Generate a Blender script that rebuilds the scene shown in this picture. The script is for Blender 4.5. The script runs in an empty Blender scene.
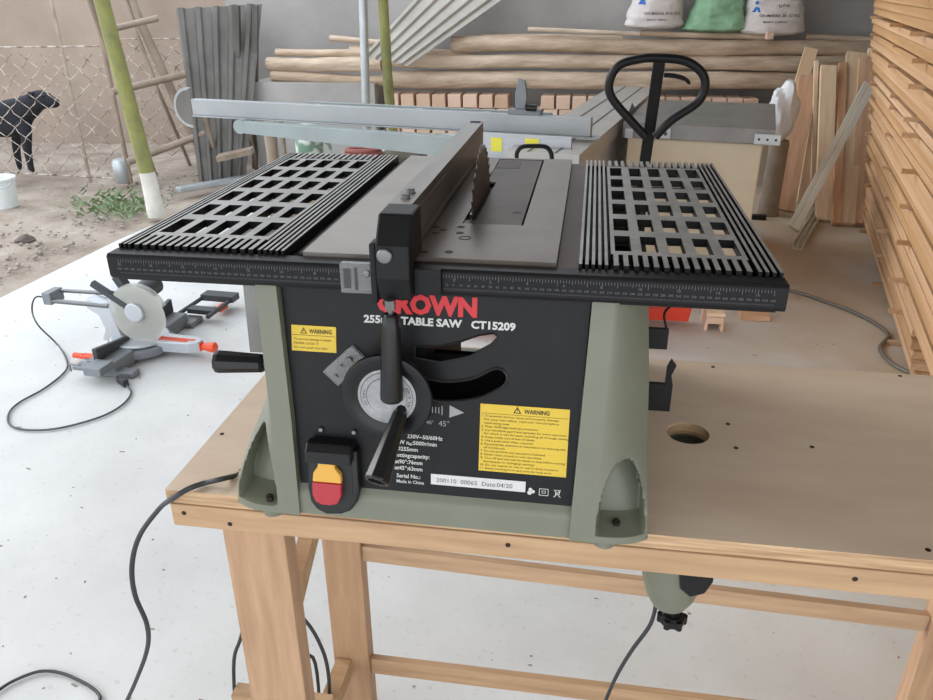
import bpy, bmesh, math, random
from mathutils import Vector, Matrix, noise
random.seed(7)
PI = math.pi
COL = bpy.context.scene.collection
sc = bpy.context.scene

# ------------------------------------------------------------ camera survey
FPX = 768.54; CAMP = Vector((0.67845, -1.00656, 1.7937))
CR = Vector((0.98809574, 0.15375181, -0.00521387)); 
def _cam():
    p, y, r = math.radians(25.119), math.radians(-0.0), math.radians(-0.32994)
    y = math.radians(8.98459)
    f = Vector((-math.sin(y)*math.cos(p), math.cos(y)*math.cos(p), -math.sin(p)))
    rt = Vector((math.cos(y), math.sin(y), 0)); up = rt.cross(f)
    return rt*math.cos(r)+up*math.sin(r), -rt*math.sin(r)+up*math.cos(r), f
RT, UP, FW = _cam()
def at(u, v, x=None, y=None, z=None):
    """world point seen at pixel u,v at the surveyed depth (one world coordinate known)"""
    d = RT*((u-466.5)/FPX) - UP*((v-350)/FPX) + FW
    if z is not None: t = (z-CAMP.z)/d.z
    elif y is not None: t = (y-CAMP.y)/d.y
    else: t = (x-CAMP.x)/d.x
    return CAMP + d*t

# ------------------------------------------------------------ materials
def lin(c):
    return tuple((v/255/12.92 if v/255 <= .04045 else ((v/255+.055)/1.055)**2.4) for v in c)
def mat(name, rgb, rough=.6, metal=0, var=0, scale=8, stretch=(1,1,1), bump=0, bscale=None, rnd=0, rgb2=None, spec=.5, alpha=1, trans=0, thresh=None, bdist=.002, detail=6, bstretch=None):
    m = bpy.data.materials.new(name); m.use_nodes = True
    nt = m.node_tree; b = nt.nodes['Principled BSDF']
    c = lin(rgb)
    b.inputs['Base Color'].default_value = (*c, 1); b.inputs['Roughness'].default_value = rough
    b.inputs['Metallic'].default_value = metal; b.inputs['Specular IOR Level'].default_value = spec
    b.inputs['Alpha'].default_value = alpha; b.inputs['Transmission Weight'].default_value = trans
    tc = nt.nodes.new('ShaderNodeTexCoord')
    def nz(sc_, st, det=detail):
        mp = nt.nodes.new('ShaderNodeMapping'); mp.inputs['Scale'].default_value = st
        nt.links.new(tc.outputs['Object'], mp.inputs['Vector'])
        n = nt.nodes.new('ShaderNodeTexNoise'); n.inputs['Scale'].default_value = sc_; n.inputs['Detail'].default_value = det
        n.inputs['Roughness'].default_value = .6
        nt.links.new(mp.outputs[0], n.inputs['Vector']); return n
    col = None
    if var or rgb2:
        n = nz(scale, stretch)
        r = nt.nodes.new('ShaderNodeValToRGB')
        lo, hi = thresh or (.3, .7)
        r.color_ramp.elements[0].position = lo; r.color_ramp.elements[1].position = hi
        c2 = lin(rgb2) if rgb2 else tuple(min(1, v*(1+var)) for v in c)
        c1 = c if rgb2 else tuple(v*(1-var) for v in c)
        r.color_ramp.elements[0].color = (*c1, 1); r.color_ramp.elements[1].color = (*c2, 1)
        nt.links.new(n.outputs['Fac'], r.inputs[0]); col = r.outputs[0]
    if rnd:
        oi = nt.nodes.new('ShaderNodeObjectInfo')
        mr = nt.nodes.new('ShaderNodeMapRange'); mr.inputs['To Min'].default_value = 1-rnd; mr.inputs['To Max'].default_value = 1+rnd
        nt.links.new(oi.outputs['Random'], mr.inputs[0])
        hs = nt.nodes.new('ShaderNodeHueSaturation')
        nt.links.new(mr.outputs[0], hs.inputs['Value'])
        mr2 = nt.nodes.new('ShaderNodeMapRange'); mr2.inputs['To Min'].default_value = 1+rnd*.8; mr2.inputs['To Max'].default_value = 1-rnd*.8
        nt.links.new(oi.outputs['Random'], mr2.inputs[0]); nt.links.new(mr2.outputs[0], hs.inputs['Saturation'])
        if col: nt.links.new(col, hs.inputs['Color'])
        else: hs.inputs['Color'].default_value = (*c, 1)
        col = hs.outputs[0]
    if col: nt.links.new(col, b.inputs['Base Color'])
    if bump:
        n2 = nz(bscale or scale*3, bstretch or stretch)
        bp = nt.nodes.new('ShaderNodeBump'); bp.inputs['Strength'].default_value = bump; bp.inputs['Distance'].default_value = bdist
        nt.links.new(n2.outputs['Fac'], bp.inputs['Height']); nt.links.new(bp.outputs[0], b.inputs['Normal'])
    return m
M = {}
M['concrete'] = mat('concrete', (196,196,194), .85, scale=1.6, rgb2=(216,216,214), bump=.35, bscale=30, thresh=(.3,.7), detail=10)
def _dust():
    m = M['concrete']; nt = m.node_tree; b = nt.nodes['Principled BSDF']; lk = b.inputs['Base Color'].links[0]; src = lk.from_socket
    tc = nt.nodes.new('ShaderNodeTexCoord'); sp = nt.nodes.new('ShaderNodeSeparateXYZ'); nt.links.new(tc.outputs['Object'], sp.inputs[0])
    mr = nt.nodes.new('ShaderNodeMapRange'); mr.inputs[1].default_value = .7; mr.inputs[2].default_value = 2.3; nt.links.new(sp.outputs['X'], mr.inputs[0])
    n = nt.nodes.new('ShaderNodeTexNoise'); n.inputs['Scale'].default_value = 2.5; n.inputs['Detail'].default_value = 9; nt.links.new(tc.outputs['Object'], n.inputs['Vector'])
    mu = nt.nodes.new('ShaderNodeMath'); mu.operation = 'MULTIPLY'; mu.use_clamp = True; nt.links.new(mr.outputs[0], mu.inputs[0]); 
    ad = nt.nodes.new('ShaderNodeMath'); ad.operation = 'MULTIPLY'; ad.inputs[1].default_value = 1.5; nt.links.new(n.outputs['Fac'], ad.inputs[0]); nt.links.new(ad.outputs[0], mu.inputs[1])
    mx = nt.nodes.new('ShaderNodeMix'); mx.data_type = 'RGBA'; nt.links.new(mu.outputs[0], mx.inputs['Factor']); nt.links.new(src, mx.inputs['A']); mx.inputs['B'].default_value = (*lin((190,168,140)),1)
    n2 = nt.nodes.new('ShaderNodeTexNoise'); n2.inputs['Scale'].default_value = 45; n2.inputs['Detail'].default_value = 4; nt.links.new(tc.outputs['Object'], n2.inputs['Vector'])
    r2 = nt.nodes.new('ShaderNodeValToRGB'); r2.color_ramp.elements[0].position = .30; r2.color_ramp.elements[1].position = .38; r2.color_ramp.elements[0].color = (.88,.87,.85,1); r2.color_ramp.elements[1].color = (1,1,1,1)
    nt.links.new(n2.outputs['Fac'], r2.inputs[0]); m2 = nt.nodes.new('ShaderNodeMix'); m2.data_type = 'RGBA'; m2.blend_type = 'MULTIPLY'; m2.inputs['Factor'].default_value = 1
    nt.links.new(mx.outputs['Result'], m2.inputs['A']); nt.links.new(r2.outputs[0], m2.inputs['B']); nt.links.new(m2.outputs['Result'], b.inputs['Base Color'])
_dust()
M['dirt'] = mat('dirt', (128,112,98), .95, scale=2.2, rgb2=(176,164,150), bump=.8, bscale=14, bdist=.03, detail=12)
M['plaster'] = mat('plaster', (150,146,142), .9, scale=1.1, rgb2=(176,172,168), bump=.4, bscale=18, bdist=.006)
M['clay'] = mat('clay plaster', (146,130,116), .95, scale=1.0, rgb2=(170,152,138), bump=.5, bscale=10, bdist=.01)
M['roof'] = mat('roof underside', (150,140,128), .9, var=.1)
M['ply'] = mat('birch plywood', (202,178,154), .55, scale=1.6, stretch=(1,3.2,1), rgb2=(220,199,176), bump=.05, thresh=(.35,.65), detail=4)
M['plyedge'] = mat('plywood edge', (150,116,84), .7, scale=6, stretch=(1,1,28), rgb2=(204,172,134))
M['pineX'] = mat('pine x grain', (160,126,94), .6, scale=3, stretch=(1.2,14,14), rgb2=(188,154,118), rnd=.08)
M['pineZ'] = mat('pine z grain', (156,120,90), .6, scale=3, stretch=(14,14,1.2), rgb2=(184,148,114), rnd=.08)
M['board'] = mat('sawn board', (174,134,96), .7, scale=2.5, stretch=(1,12,12), rgb2=(206,168,128), rnd=.13, bump=.1)
M['pale'] = mat('pale board', (220,188,152), .7, scale=2.5, stretch=(1,12,12), rgb2=(240,216,184), rnd=.12)
M['redwood'] = mat('reddish board', (194,148,114), .7, scale=2.5, stretch=(1,10,10), rgb2=(222,182,146), rnd=.1)
M['log'] = mat('peeled log', (164,142,120), .85, scale=2.6, stretch=(1,5,5), rgb2=(214,192,168), rnd=.12, bump=1, bscale=5, bdist=.02)
M['logend'] = mat('log end', (196,150,112), .8, var=.1)
M['oldwood'] = mat('weathered wood', (128,112,98), .9, scale=4, rgb2=(160,144,128), rnd=.1, bump=.4)
M['block'] = mat('wood block', (204,170,146), .85, scale=4, rgb2=(224,194,170), rnd=.12)
M['green'] = mat('grey green plastic', (110,112,96), .42, var=.05, scale=20, bump=.06, bscale=300, bdist=.0006)
M['black'] = mat('black paint', (17,17,19), .42, spec=.25, var=.15, scale=30)
M['blackpanel'] = mat('black panel', (20,20,21), .4, spec=.22, scale=26, rgb2=(28,28,30), thresh=(.5,.8))
M['blackgrip'] = mat('black plastic', (18,18,20), .3, spec=.4)
M['cast'] = mat('worn cast', (140,140,138), .36, metal=.3, scale=22, rgb2=(168,168,165), thresh=(.35,.7))
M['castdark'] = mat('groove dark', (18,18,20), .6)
M['alu'] = mat('aluminium top', (132,124,116), .33, metal=.75, scale=5, rgb2=(156,148,140), bump=.05, stretch=(1,1,1))
M['alushade'] = mat('aluminium with brown shade tint', (96,86,78), .36, metal=.7, scale=5, rgb2=(122,111,102))  # shade painted into the colour, along with a rusty tint
M['alurough'] = mat('dusty aluminium', (176,178,182), .5, metal=.45, scale=6, rgb2=(190,192,196), stretch=(1,8,8))
M['fence'] = mat('fence aluminium', (146,144,142), .42, metal=.55, scale=4, rgb2=(162,160,157), stretch=(12,1,12))
M['throat'] = mat('rusty throat plate', (74,64,58), .45, metal=.6, scale=9, rgb2=(104,90,80))
M['slot'] = mat('slot metal', (88,78,70), .5, metal=.4, scale=8, rgb2=(108,97,88))
M['blade'] = mat('blade steel', (88,78,72), .35, metal=.8, scale=12, rgb2=(112,98,88))
M['steel'] = mat('steel', (118,118,118), .38, metal=.9)
M['screwm'] = mat('dark screw', (52,44,36), .5, metal=.6)
M['dial'] = mat('dial face', (140,140,142), .35, scale=60, rgb2=(168,168,168), metal=.3)
M['clearp'] = mat('clear plastic', (150,152,150), .12, alpha=.42)
M['red'] = mat('logo red', (196,34,42), .5)
M['white'] = mat('print white', (196,196,192), .6)
M['greyprint'] = mat('print grey', (150,150,150), .6)
M['yellow'] = mat('label yellow', (208,176,50), .5)
M['ink'] = mat('ink', (58,48,18), .7)
M['railprint'] = mat('rail print', (92,92,92), .6)
M['profile'] = mat('profile', (218,212,198), .5, metal=.1)
M['rubble'] = mat('rubble', (158,150,142), .95, var=.25, scale=3)
M['label'] = mat('label grey', (200,200,198), .5)
M['inkdark'] = mat('ink dark', (60,60,62), .7)
M['swyellow'] = mat('switch yellow', (212,160,62), .45)
M['swred'] = mat('switch red', (168,36,48), .4)
M['rubber'] = mat('rubber cord', (46,48,50), .55)
M['cordlight'] = mat('grey cord', (72,78,80), .6)
M['orange'] = mat('orange paint', (232,84,44), .45)
M['jackred'] = mat('jack red', (214,62,36), .45)
M['msgrey'] = mat('tool grey', (124,128,132), .5)
M['msdark'] = mat('tool dark', (60,64,68), .5)
M['mssilver'] = mat('tool silver', (196,200,204), .4, metal=.4)
M['guard'] = mat('frosted guard', (206,206,198), .35, alpha=.45)
M['cream'] = mat('cream enamel', (202,190,164), .5, scale=3, rgb2=(214,204,180))
M['machine'] = mat('machine grey', (120,118,116), .4, metal=.5, scale=4, rgb2=(138,136,133), stretch=(1,1,1))
M['slide'] = mat('sliding table', (168,164,158), .4, metal=.45, scale=3, rgb2=(182,178,172))
M['machgreen'] = mat('machine green', (128,140,122), .5)
M['stk'] = mat('sticker', (232,222,70), .5)
M['bamboo'] = mat('green painted post', (112,110,76), .7, scale=5, rgb2=(150,152,84), stretch=(2,2,1), bump=.3)
M['limewash'] = mat('lime wash', (224,222,214), .85, scale=6, rgb2=(196,190,180))
M['galv'] = mat('galvanised', (170,176,180), .4, metal=.6, scale=6, rgb2=(190,194,196))
M['sheetdark'] = mat('old sheet', (84,82,78), .6, metal=.2, scale=2, rgb2=(116,112,106), stretch=(3,3,.7))
M['sheet'] = mat('corrugated sheet', (160,154,144), .5, metal=.3, scale=3, rgb2=(182,176,166))
M['wire'] = mat('fence wire', (196,186,174), .6, metal=.2, scale=12, rgb2=(120,104,92), thresh=(.42,.6))
M['dog'] = mat('black fur', (34,36,42), .9, var=.2, scale=30, bump=.5, bscale=80, bdist=.01)
M['sackw'] = mat('woven sack', (206,198,194), .75, scale=60, rgb2=(222,214,210), bump=.4, bscale=9, bdist=.03)
M['sackg'] = mat('green sack', (120,168,128), .6, scale=8, rgb2=(158,200,164), bump=.6, bscale=8, bdist=.04)
M['blueink'] = mat('blue ink', (52,104,186), .7)
M['pail'] = mat('white pail', (226,232,232), .5)
M['plasticw'] = mat('white film', (220,222,226), .5)
M['stone'] = mat('stone', (120,112,106), .9, rnd=.25, var=.2, scale=6)
M['weed'] = mat('weeds', (120,140,100), .8, rnd=.1, var=.3, scale=20)
M['hose'] = mat('grey hose', (112,106,98), .45, metal=.2)
M['redhose'] = mat('red brown hose', (148,84,76), .6)
M['jug'] = mat('green jug', (108,140,122), .5, scale=8, rgb2=(206,214,206), thresh=(.45,.55))
M['darksack'] = mat('dark sack', (84,78,66), .8, var=.2)
M['bluegrey'] = mat('beam light', (152,156,158), .45, metal=.3, scale=2, rgb2=(170,173,174))
M['armlight'] = mat('arm enamel', (142,152,152), .45, scale=3, rgb2=(156,166,166))

# ------------------------------------------------------------ mesh builder
class MB:
    def __init__(s): s.v = []; s.f = []; s.mi = []; s.cur = 0
    def m(s, i): s.cur = i; return s
    def add(s, vs, fs):
        o = len(s.v); s.v += [Vector(v) for v in vs]
        for f in fs: s.f.append([o+i for i in f]); s.mi.append(s.cur)
        return s
    def box(s, x0, x1, y0, y1, z0, z1):
        vs = [(x,y,z) for z in (z0,z1) for y in (y0,y1) for x in (x0,x1)]
        return s.add(vs, [(0,2,3,1),(4,5,7,6),(0,1,5,4),(2,6,7,3),(0,4,6,2),(1,3,7,5)])
    def obox(s, c, a, b, d):
        c, a, b, d = map(Vector, (c,a,b,d))
        vs = [c+a*i+b*j+d*k for k in (-1,1) for j in (-1,1) for i in (-1,1)]
        return s.add(vs, [(0,2,3,1),(4,5,7,6),(0,1,5,4),(2,6,7,3),(0,4,6,2),(1,3,7,5)])
    def bar(s, p0, p1, w, t, side=(1,0,0)):
        p0, p1 = Vector(p0), Vector(p1); d = (p1-p0); n = d.normalized()
        a = Vector(side); a = (a-n*a.dot(n)).normalized(); b = n.cross(a)
        return s.obox((p0+p1)/2, a*w/2, b*t/2, d/2)
    def prism(s, poly, fn, h0, h1):
        n = len(poly)
        vs = [fn(a,b,h0) for a,b in poly]+[fn(a,b,h1) for a,b in poly]
        return s.add(vs, [list(range(n))[::-1], list(range(n,2*n))]+[(i,(i+1)%n,n+(i+1)%n,n+i) for i in range(n)])
    def tube(s, pts, r, n=8, closed=False, caps=True):
        pts = [Vector(p) for p in pts]; N = len(pts)
        rs = r if isinstance(r, (list,tuple)) else [r]*N
        up = Vector((0,0,1)); vs = []; prev = None
        for i, p in enumerate(pts):
            a = pts[(i-1)%N] if (closed or i>0) else p; b = pts[(i+1)%N] if (closed or i<N-1) else p
            d = (b-a).normalized()
            if prev is None:
                u = d.cross(up) if abs(d.dot(up))<.95 else d.cross(Vector((1,0,0)))
            else: u = prev-d*prev.dot(d)
            u.normalize(); w = d.cross(u); prev = u
            for k in range(n):
                t = 2*PI*k/n; vs.append(p+(u*math.cos(t)+w*math.sin(t))*rs[i])
        fs = []
        for i in range(N if closed else N-1):
            j = (i+1)%N
            for k in range(n): fs.append((i*n+k, i*n+(k+1)%n, j*n+(k+1)%n, j*n+k))
        if not closed and caps: fs += [list(range(n))[::-1], [(N-1)*n+k for k in range(n)]]
        return s.add(vs, fs)
    def cyl(s, p0, p1, r0, r1=None, n=20): return s.tube([p0,p1], [r0, r0 if r1 is None else r1], n)
    def lathe(s, prof, c, ax=(0,0,1), n=28):
        c, ax = Vector(c), Vector(ax).normalized()
        u = ax.orthogonal().normalized(); w = ax.cross(u); vs = []
        for r, h in prof:
            for k in range(n):
                t = 2*PI*k/n; vs.append(c+ax*h+(u*math.cos(t)+w*math.sin(t))*max(r,1e-5))
        fs = []
        for i in range(len(prof)-1):
            for k in range(n): fs.append((i*n+k, i*n+(k+1)%n, (i+1)*n+(k+1)%n, (i+1)*n+k))
        fs += [list(range(n))[::-1], [(len(prof)-1)*n+k for k in range(n)]]
        return s.add(vs, fs)
    def grid(s, fn, nu, nv, closed_u=False):
        vs = [fn(i/nu, j/nv) for j in range(nv+1) for i in range(nu+1)]
        return s.add(vs, [(j*(nu+1)+i, j*(nu+1)+i+1, (j+1)*(nu+1)+i+1, (j+1)*(nu+1)+i) for j in range(nv) for i in range(nu)])
    def ball(s, c, rx, ry, rz, nu=14, nv=9, nz=0, seed=0):
        c = Vector(c)
        def fn(a,b):
            t, p = a*2*PI, (b-.5)*PI
            d = Vector((math.cos(p)*math.cos(t), math.cos(p)*math.sin(t), math.sin(p)))
            k = 1+nz*noise.noise(d*1.7+Vector((seed,seed*.7,0))) if nz else 1
            return c+Vector((d.x*rx, d.y*ry, d.z*rz))*k
        return s.grid(fn, nu, nv)
    def build(s, name, ms, parent=None, world=False, smooth=False, bevel=0, loc=None, rot=None, fix=True):
        if not isinstance(ms, (list,tuple)): ms = [ms]
        off = Vector((0,0,0))
        if world and parent:
            p = parent
            while p: off += p.location; p = p.parent
        if world and loc is not None: off = Vector(loc)
        me = bpy.data.meshes.new(name)
        me.from_pydata([tuple(v-off) for v in s.v], [], s.f)
        for i, p in enumerate(me.polygons): p.material_index = s.mi[i]; p.use_smooth = smooth
        if fix:
            bm = bmesh.new(); bm.from_mesh(me)
            if smooth: bmesh.ops.remove_doubles(bm, verts=bm.verts, dist=1e-5)
            bmesh.ops.recalc_face_normals(bm, faces=bm.faces); bm.to_mesh(me); bm.free()
        for m_ in ms: me.materials.append(M[m_] if isinstance(m_, str) else m_)
        o = bpy.data.objects.new(name, me); COL.objects.link(o)
        if parent: o.parent = parent
        if loc is not None: o.location = loc
        if rot: o.rotation_euler = rot
        if smooth:
            try: me.set_sharp_from_angle(angle=math.radians(38))
            except Exception: pass
        if bevel:
            b = o.modifiers.new('bevel', 'BEVEL'); b.width = bevel; b.segments = 2; b.limit_method = 'ANGLE'; b.angle_limit = math.radians(40)
        return o
def tag(o, label=None, cat=None, group=None, kind=None):
    if label: o['label'] = label
    if cat: o['category'] = cat
    if group: o['group'] = group
    if kind: o['kind'] = kind
    return o
def empty(name, loc, label, cat, rz=0, group=None):
    o = bpy.data.objects.new(name, None); COL.objects.link(o); o.location = loc; o.rotation_euler = (0,0,rz)
    o.empty_display_size = .05
    return tag(o, label, cat, group)
def struct(name, mb, m, **k): return tag(mb.build(name, m, **k), kind='structure')
def spline(pts, n=8):
    """Catmull-Rom through pts"""
    P = [Vector(p) for p in pts]; out = []
    for i in range(len(P)-1):
        a = P[i-1] if i else P[0]*2-P[1]; b = P[i]; c = P[i+1]; d = P[i+2] if i+2 < len(P) else P[-1]*2-P[-2]
        for k in range(n):
            t = k/n
            out.append(.5*((2*b)+(c-a)*t+(2*a-5*b+4*c-d)*t*t+(3*b-a-3*c+d)*t**3))
    out.append(P[-1]); return out
def curve2d(polys, ext=0):
    """filled flat shape with holes -> list verts, faces"""
    cu = bpy.data.curves.new('t', 'CURVE'); cu.dimensions = '2D'; cu.fill_mode = 'BOTH'; cu.extrude = ext
    for poly in polys:
        sp = cu.splines.new('POLY'); sp.points.add(len(poly)-1); sp.use_cyclic_u = True
        for i, (a,b) in enumerate(poly): sp.points[i].co = (a,b,0,1)
    o = bpy.data.objects.new('t', cu); me = o.to_mesh()
    vs = [v.co.copy() for v in me.vertices]; fs = [list(p.vertices) for p in me.polygons]
    o.to_mesh_clear(); bpy.data.objects.remove(o); bpy.data.curves.remove(cu)
    return vs, fs
def text(s, h, bold=0, width=None, sx=1):
    """flat lettering: cap height h, origin at lower left"""
    cu = bpy.data.curves.new('t', 'FONT'); cu.body = s; cu.size = 1; cu.offset = bold; cu.resolution_u = 2
    o = bpy.data.objects.new('t', cu); me = o.to_mesh()
    vs = [v.co.copy() for v in me.vertices]; fs = [list(p.vertices) for p in me.polygons]
    o.to_mesh_clear(); bpy.data.objects.remove(o); bpy.data.curves.remove(cu)
    if not vs: return [], []
    x0 = min(v.x for v in vs); x1 = max(v.x for v in vs); k = h/.7
    kx = k*sx if width is None else width/(x1-x0)
    return [Vector(((v.x-x0)*kx, v.y*k, 0)) for v in vs], fs
def circ(cx, cy, r, n=32, r2=None): return [(cx+r*math.cos(2*PI*k/n), cy+(r2 or r)*math.sin(2*PI*k/n)) for k in range(n)]
def copy_tree(o, parent=None):
    c = o.copy(); COL.objects.link(c)
    if parent: c.parent = parent
    for ch in [k for k in bpy.data.objects if k.parent == o]: copy_tree(ch, c)
    return c

# ------------------------------------------------------------ setting
slab = [(-3.25,-5),(-3.034,3.125),(-2.989,4.418),(-2.9,5.2),(-2.75,7.6),(5,7.6),(5,-5)]
g = MB()
def gh(a,b):
    x = -14+a*19.5; y = -6+b*17
    e = max(0, min(1, (-3.15-x)*1.5 if y < 8 else 1))
    return (x, y, -.05+.07*e*noise.noise(Vector((x*.9,y*.9,0)))+.03*e*noise.noise(Vector((x*3.3,y*3.3,3))))
g.grid(gh, 130, 110); struct('ground', g, 'dirt', smooth=True)
f = MB(); vs, fs = curve2d([slab])
f.prism(slab, lambda a,b,c: (a,b,c), -.09, 0); struct('floor', f, 'concrete')
w = MB().box(-3.3,5.0,7.6,7.8,-.1,3.6); struct('wall_back', w, 'plaster')
w = MB().box(-14,-3.3,8.7,8.9,-.1,3.2); struct('wall_left', w, 'clay')
w = MB().box(4.2,4.4,-1.4,7.6,-.1,3.6); struct('unseen_light_wall', w, 'plaster')  # unseen wall, its length set to limit light from the right
w = MB().box(-2.6,4.6,-3.4,4.3,3.5,3.62).box(.9,4.6,4.3,8,3.5,3.62); struct('unseen_light_roof', w, 'roof')  # unseen roof, L-shaped to let light in rear left and darken the right
w = MB().box(-2.85,-1.52,6.98,7.6,0,.93); struct('trim_1', w, 'plaster')
w = MB().box(-1.5,3.9,7.0,7.6,0,.45); struct('trim_2', w, 'concrete')
# debris on slab: chips and shavings
d = MB()
for i in range(420):
    x = random.uniform(-3,2.6); y = random.uniform(.3,4.8); a = random.uniform(0,PI); r = random.uniform(.001,.005)
    d.obox((x,y,.001), (math.cos(a)*r*random.choice((1,1,3)),math.sin(a)*r,0), (-math.sin(a)*r*.6,math.cos(a)*r*.6,0), (0,0,.001))
tag(d.build('wood_chips', 'oldwood'), 'tiny wood chips and shavings scattered on the concrete slab', 'debris', kind='stuff')
# dirt rubble near the slab edge
proto = None
k = 0
def stone(x,y,r,lab,grp=None, seed=0):
    o = MB().ball((0,0,0), r, r*.8, r*.55, 10, 7, .5, seed).build('stone', 'stone', smooth=True, loc=(x,y,r*.25-.03), rot=(0,0,seed))
    return tag(o, lab, 'stone', grp)
p = at(25,238,z=0); stone(p.x,p.y,.075,'dark fist sized stone lying alone on the dirt, nearest the slab corner',seed=1.3)
rb = MB()
for i in range(520):
    t = random.random(); x = -3.2-abs(random.gauss(0,.75)); y = 2.6+t*4.6
    r = random.uniform(.005,.024); rb.ball((x,y,-.02), r, r*random.uniform(.6,1), r*.6, 6, 4, .5, i)
tag(rb.build('rubble', 'rubble', smooth=True), 'loose pale gravel and rubble along the slab edge', 'rubble', kind='stuff')
wd = MB()
for i in range(340):
    a = random.gauss(0,1); b = random.gauss(0,1)
    u = 118+a*26; v = 206+b*7
    if u > 190 or u < 60 or v > 222: continue
    c = at(u,v,z=0)
    if c.x > -3.08: continue
    h = random.uniform(.02,.065); an = random.uniform(0,2*PI); q = Vector((math.cos(an),math.sin(an),0))
    wd.add([c+q*.007, c-q*.007, c-q*.004+Vector((q.y*.05,q.x*.05,h)), c+q*.016+Vector((q.y*.05,q.x*.05,h*.8))], [(0,1,2,3)])
tag(wd.build('weeds', 'weed'), 'low green weeds growing beside the whitewashed post foot', 'weeds', kind='stuff')

# ------------------------------------------------------------ workbench
HB = 1.05; BX0, BX1, BY0, BY1 = .0215, 1.98, -.046, .575
bench = empty('workbench', (.75,.26,0), 'pine framed workbench with plywood top carrying the table saw', 'workbench')
def W(mb, name, m, par, **k): return mb.build(name, m, par, world=True, **k)
vs, fs = curve2d([[(BX0,BY0),(BX1,BY0),(BX1,BY1),(BX0,BY1)], circ(.891,.262,.0385)])
t = MB(); n_ = len(vs)
t.add([(v.x,v.y,HB) for v in vs], fs); t.add([(v.x,v.y,HB-.025) for v in vs], [f_[::-1] for f_ in fs])
t.m(1)
for loop in ([(BX0,BY0),(BX1,BY0),(BX1,BY1),(BX0,BY1)], circ(.891,.262,.0385)):
    L = len(loop); t.add([(a,b,HB) for a,b in loop]+[(a,b,HB-.025) for a,b in loop], [(i,(i+1)%L,L+(i+1)%L,L+i) for i in range(L)])
W(t, 'bench_top', ['ply','plyedge'], bench)
a = MB().box(BX0+.006,BX1-.006,BY0-.004,BY0+.02,HB-.069,HB-.0255); W(a, 'apron', 'pineX', bench, bevel=.002)
a = MB().box(BX0+.006,BX1-.006,BY1-.03,BY1-.006,HB-.069,HB-.0255); W(a, 'apron', 'pineX', bench, bevel=.002)
a = MB().box(BX0+.006,BX0+.03,BY0+.021,BY1-.031,HB-.069,HB-.0255); W(a, 'apron', 'plyedge', bench, bevel=.002)
for (x0,x1,y0,y1) in ((.098,.209,-.024,.02),(.092,.188,.42,.465),(1.493,1.6,.42,.465),(1.493,1.6,-.024,.02)):
    W(MB().box(x0,x1,y0,y1,0,HB-.07 if y0 > 0 else HB-.07), 'leg', 'pineZ', bench, bevel=.002)
for v0,v1,u1,w1 in ((553.5,620,915,0),(665,700,600,1)):
    za = at(385,v0,y=.44).z; zb_ = at(915,620,y=.44).z if not w1 else za
    W(MB().bar((.1885,.44,za),(1.4925,.44,zb_),.02,(.045,.052)[w1],(0,1,0)), 'stretcher', 'pineX', bench, bevel=.002)
zl = at(385,665,y=.44).z; cx_ = at(231,676,y=.25)
W(MB().box(cx_.x,.0995,.235,.275,zl+.03,zl+.065).box(.0995,.14,.235,.275,zl+.0305,zl+.0645), 'cross_cleat', 'pineX', bench)
W(MB().box(.10,.14,.021,.4195,zl-.02,zl+.03), 'side_stretcher', 'pineX', bench)
W(MB().box(1.51,1.55,.021,.4195,zl-.02,zl+.03), 'side_stretcher', 'pineX', bench)
W(MB().bar((.165,.03,.70),(.165,.41,.93),.03,.04), 'brace', 'pineX', bench)
def bscrew(p, n):
    n = Vector(n); m_ = MB().cyl(Vector(p)-n*.002, Vector(p)+n*.0006, .0042, n=12); W(m_, 'screw', 'screwm', bench)
for u,v in ((222,434),(713,367),(900,376),(728,424),(736,448),(812,447),(928,550)): bscrew(at(u,v,z=HB), (0,0,1))
for u,v in ((184,513),(230,524),(508,545),(855,579)): bscrew(at(u,v,y=BY0-.004), (0,-1,0))

# ------------------------------------------------------------ table saw
T = 1.457
saw = empty('table_saw', (.48,.3,HB), 'black and grey-green bench table saw with slotted side wings, standing on the plywood workbench', 'table saw')
def S(mb, name, m, par=None, **k): return mb.build(name, m, par or saw, world=True, **k)
def fp(x, z, off=0): return Vector((x, .005-(1.40-z)*.2-off, z))
lerp = lambda a,b,t: a+(b-a)*t
sst = lambda t: max(0,min(1,t))**2*(3-2*max(0,min(1,t)))
def interp(tab, z):
    for (z0,v0),(z1,v1) in zip(tab, tab[1:]):
        if z <= z1: return lerp(v0,v1,max(0,(z-z0)/(z1-z0)))
    return tab[-1][1]
LXO = [(1.05,.155),(1.09,.157),(1.14,.166),(1.194,.186),(1.235,.2),(1.27,.205),(1.40,.2)]
LRI = [(1.05,.231),(1.194,.225),(1.333,.213),(1.40,.208)]   # outer ridge of left strip
LIN = [(1.05,.266),(1.2,.257),(1.40,.24)]
RIN = [(1.05,.684),(1.40,.696)]
RRI = [(1.05,.722),(1.14,.722),(1.40,.726)]
RXO = [(1.05,.799),(1.116,.796),(1.266,.788),(1.40,.776)]
Z0 = HB; Z1 = T-.03
body = MB()
NV = 70
def legface(ri, xo, sgn):
    def fn(a, b):
        z = Z0+(Z1-Z0)*b; x = lerp(interp(ri,z), interp(xo,z), a)
        up = sst((z-1.075)/.12)
        d = -.014+.055*(a**1.3)*up + .02*(a**3)
        q = 1-(2*abs(a-.48)/.94)**2
        top = 1.066+.118*math.sqrt(max(0,q))*(.9 if sgn>0 else 1)
        if q > 0 and z > 1.062: d += .05*sst((top-z)/.02)*sst((z-1.062)/.006)*min(1,q*3)
        return fp(x, z, -d)
    return fn
body.grid(legface(LRI,LXO,-1), 30, NV); body.grid(legface(RRI,RXO,1), 30, NV)
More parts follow.
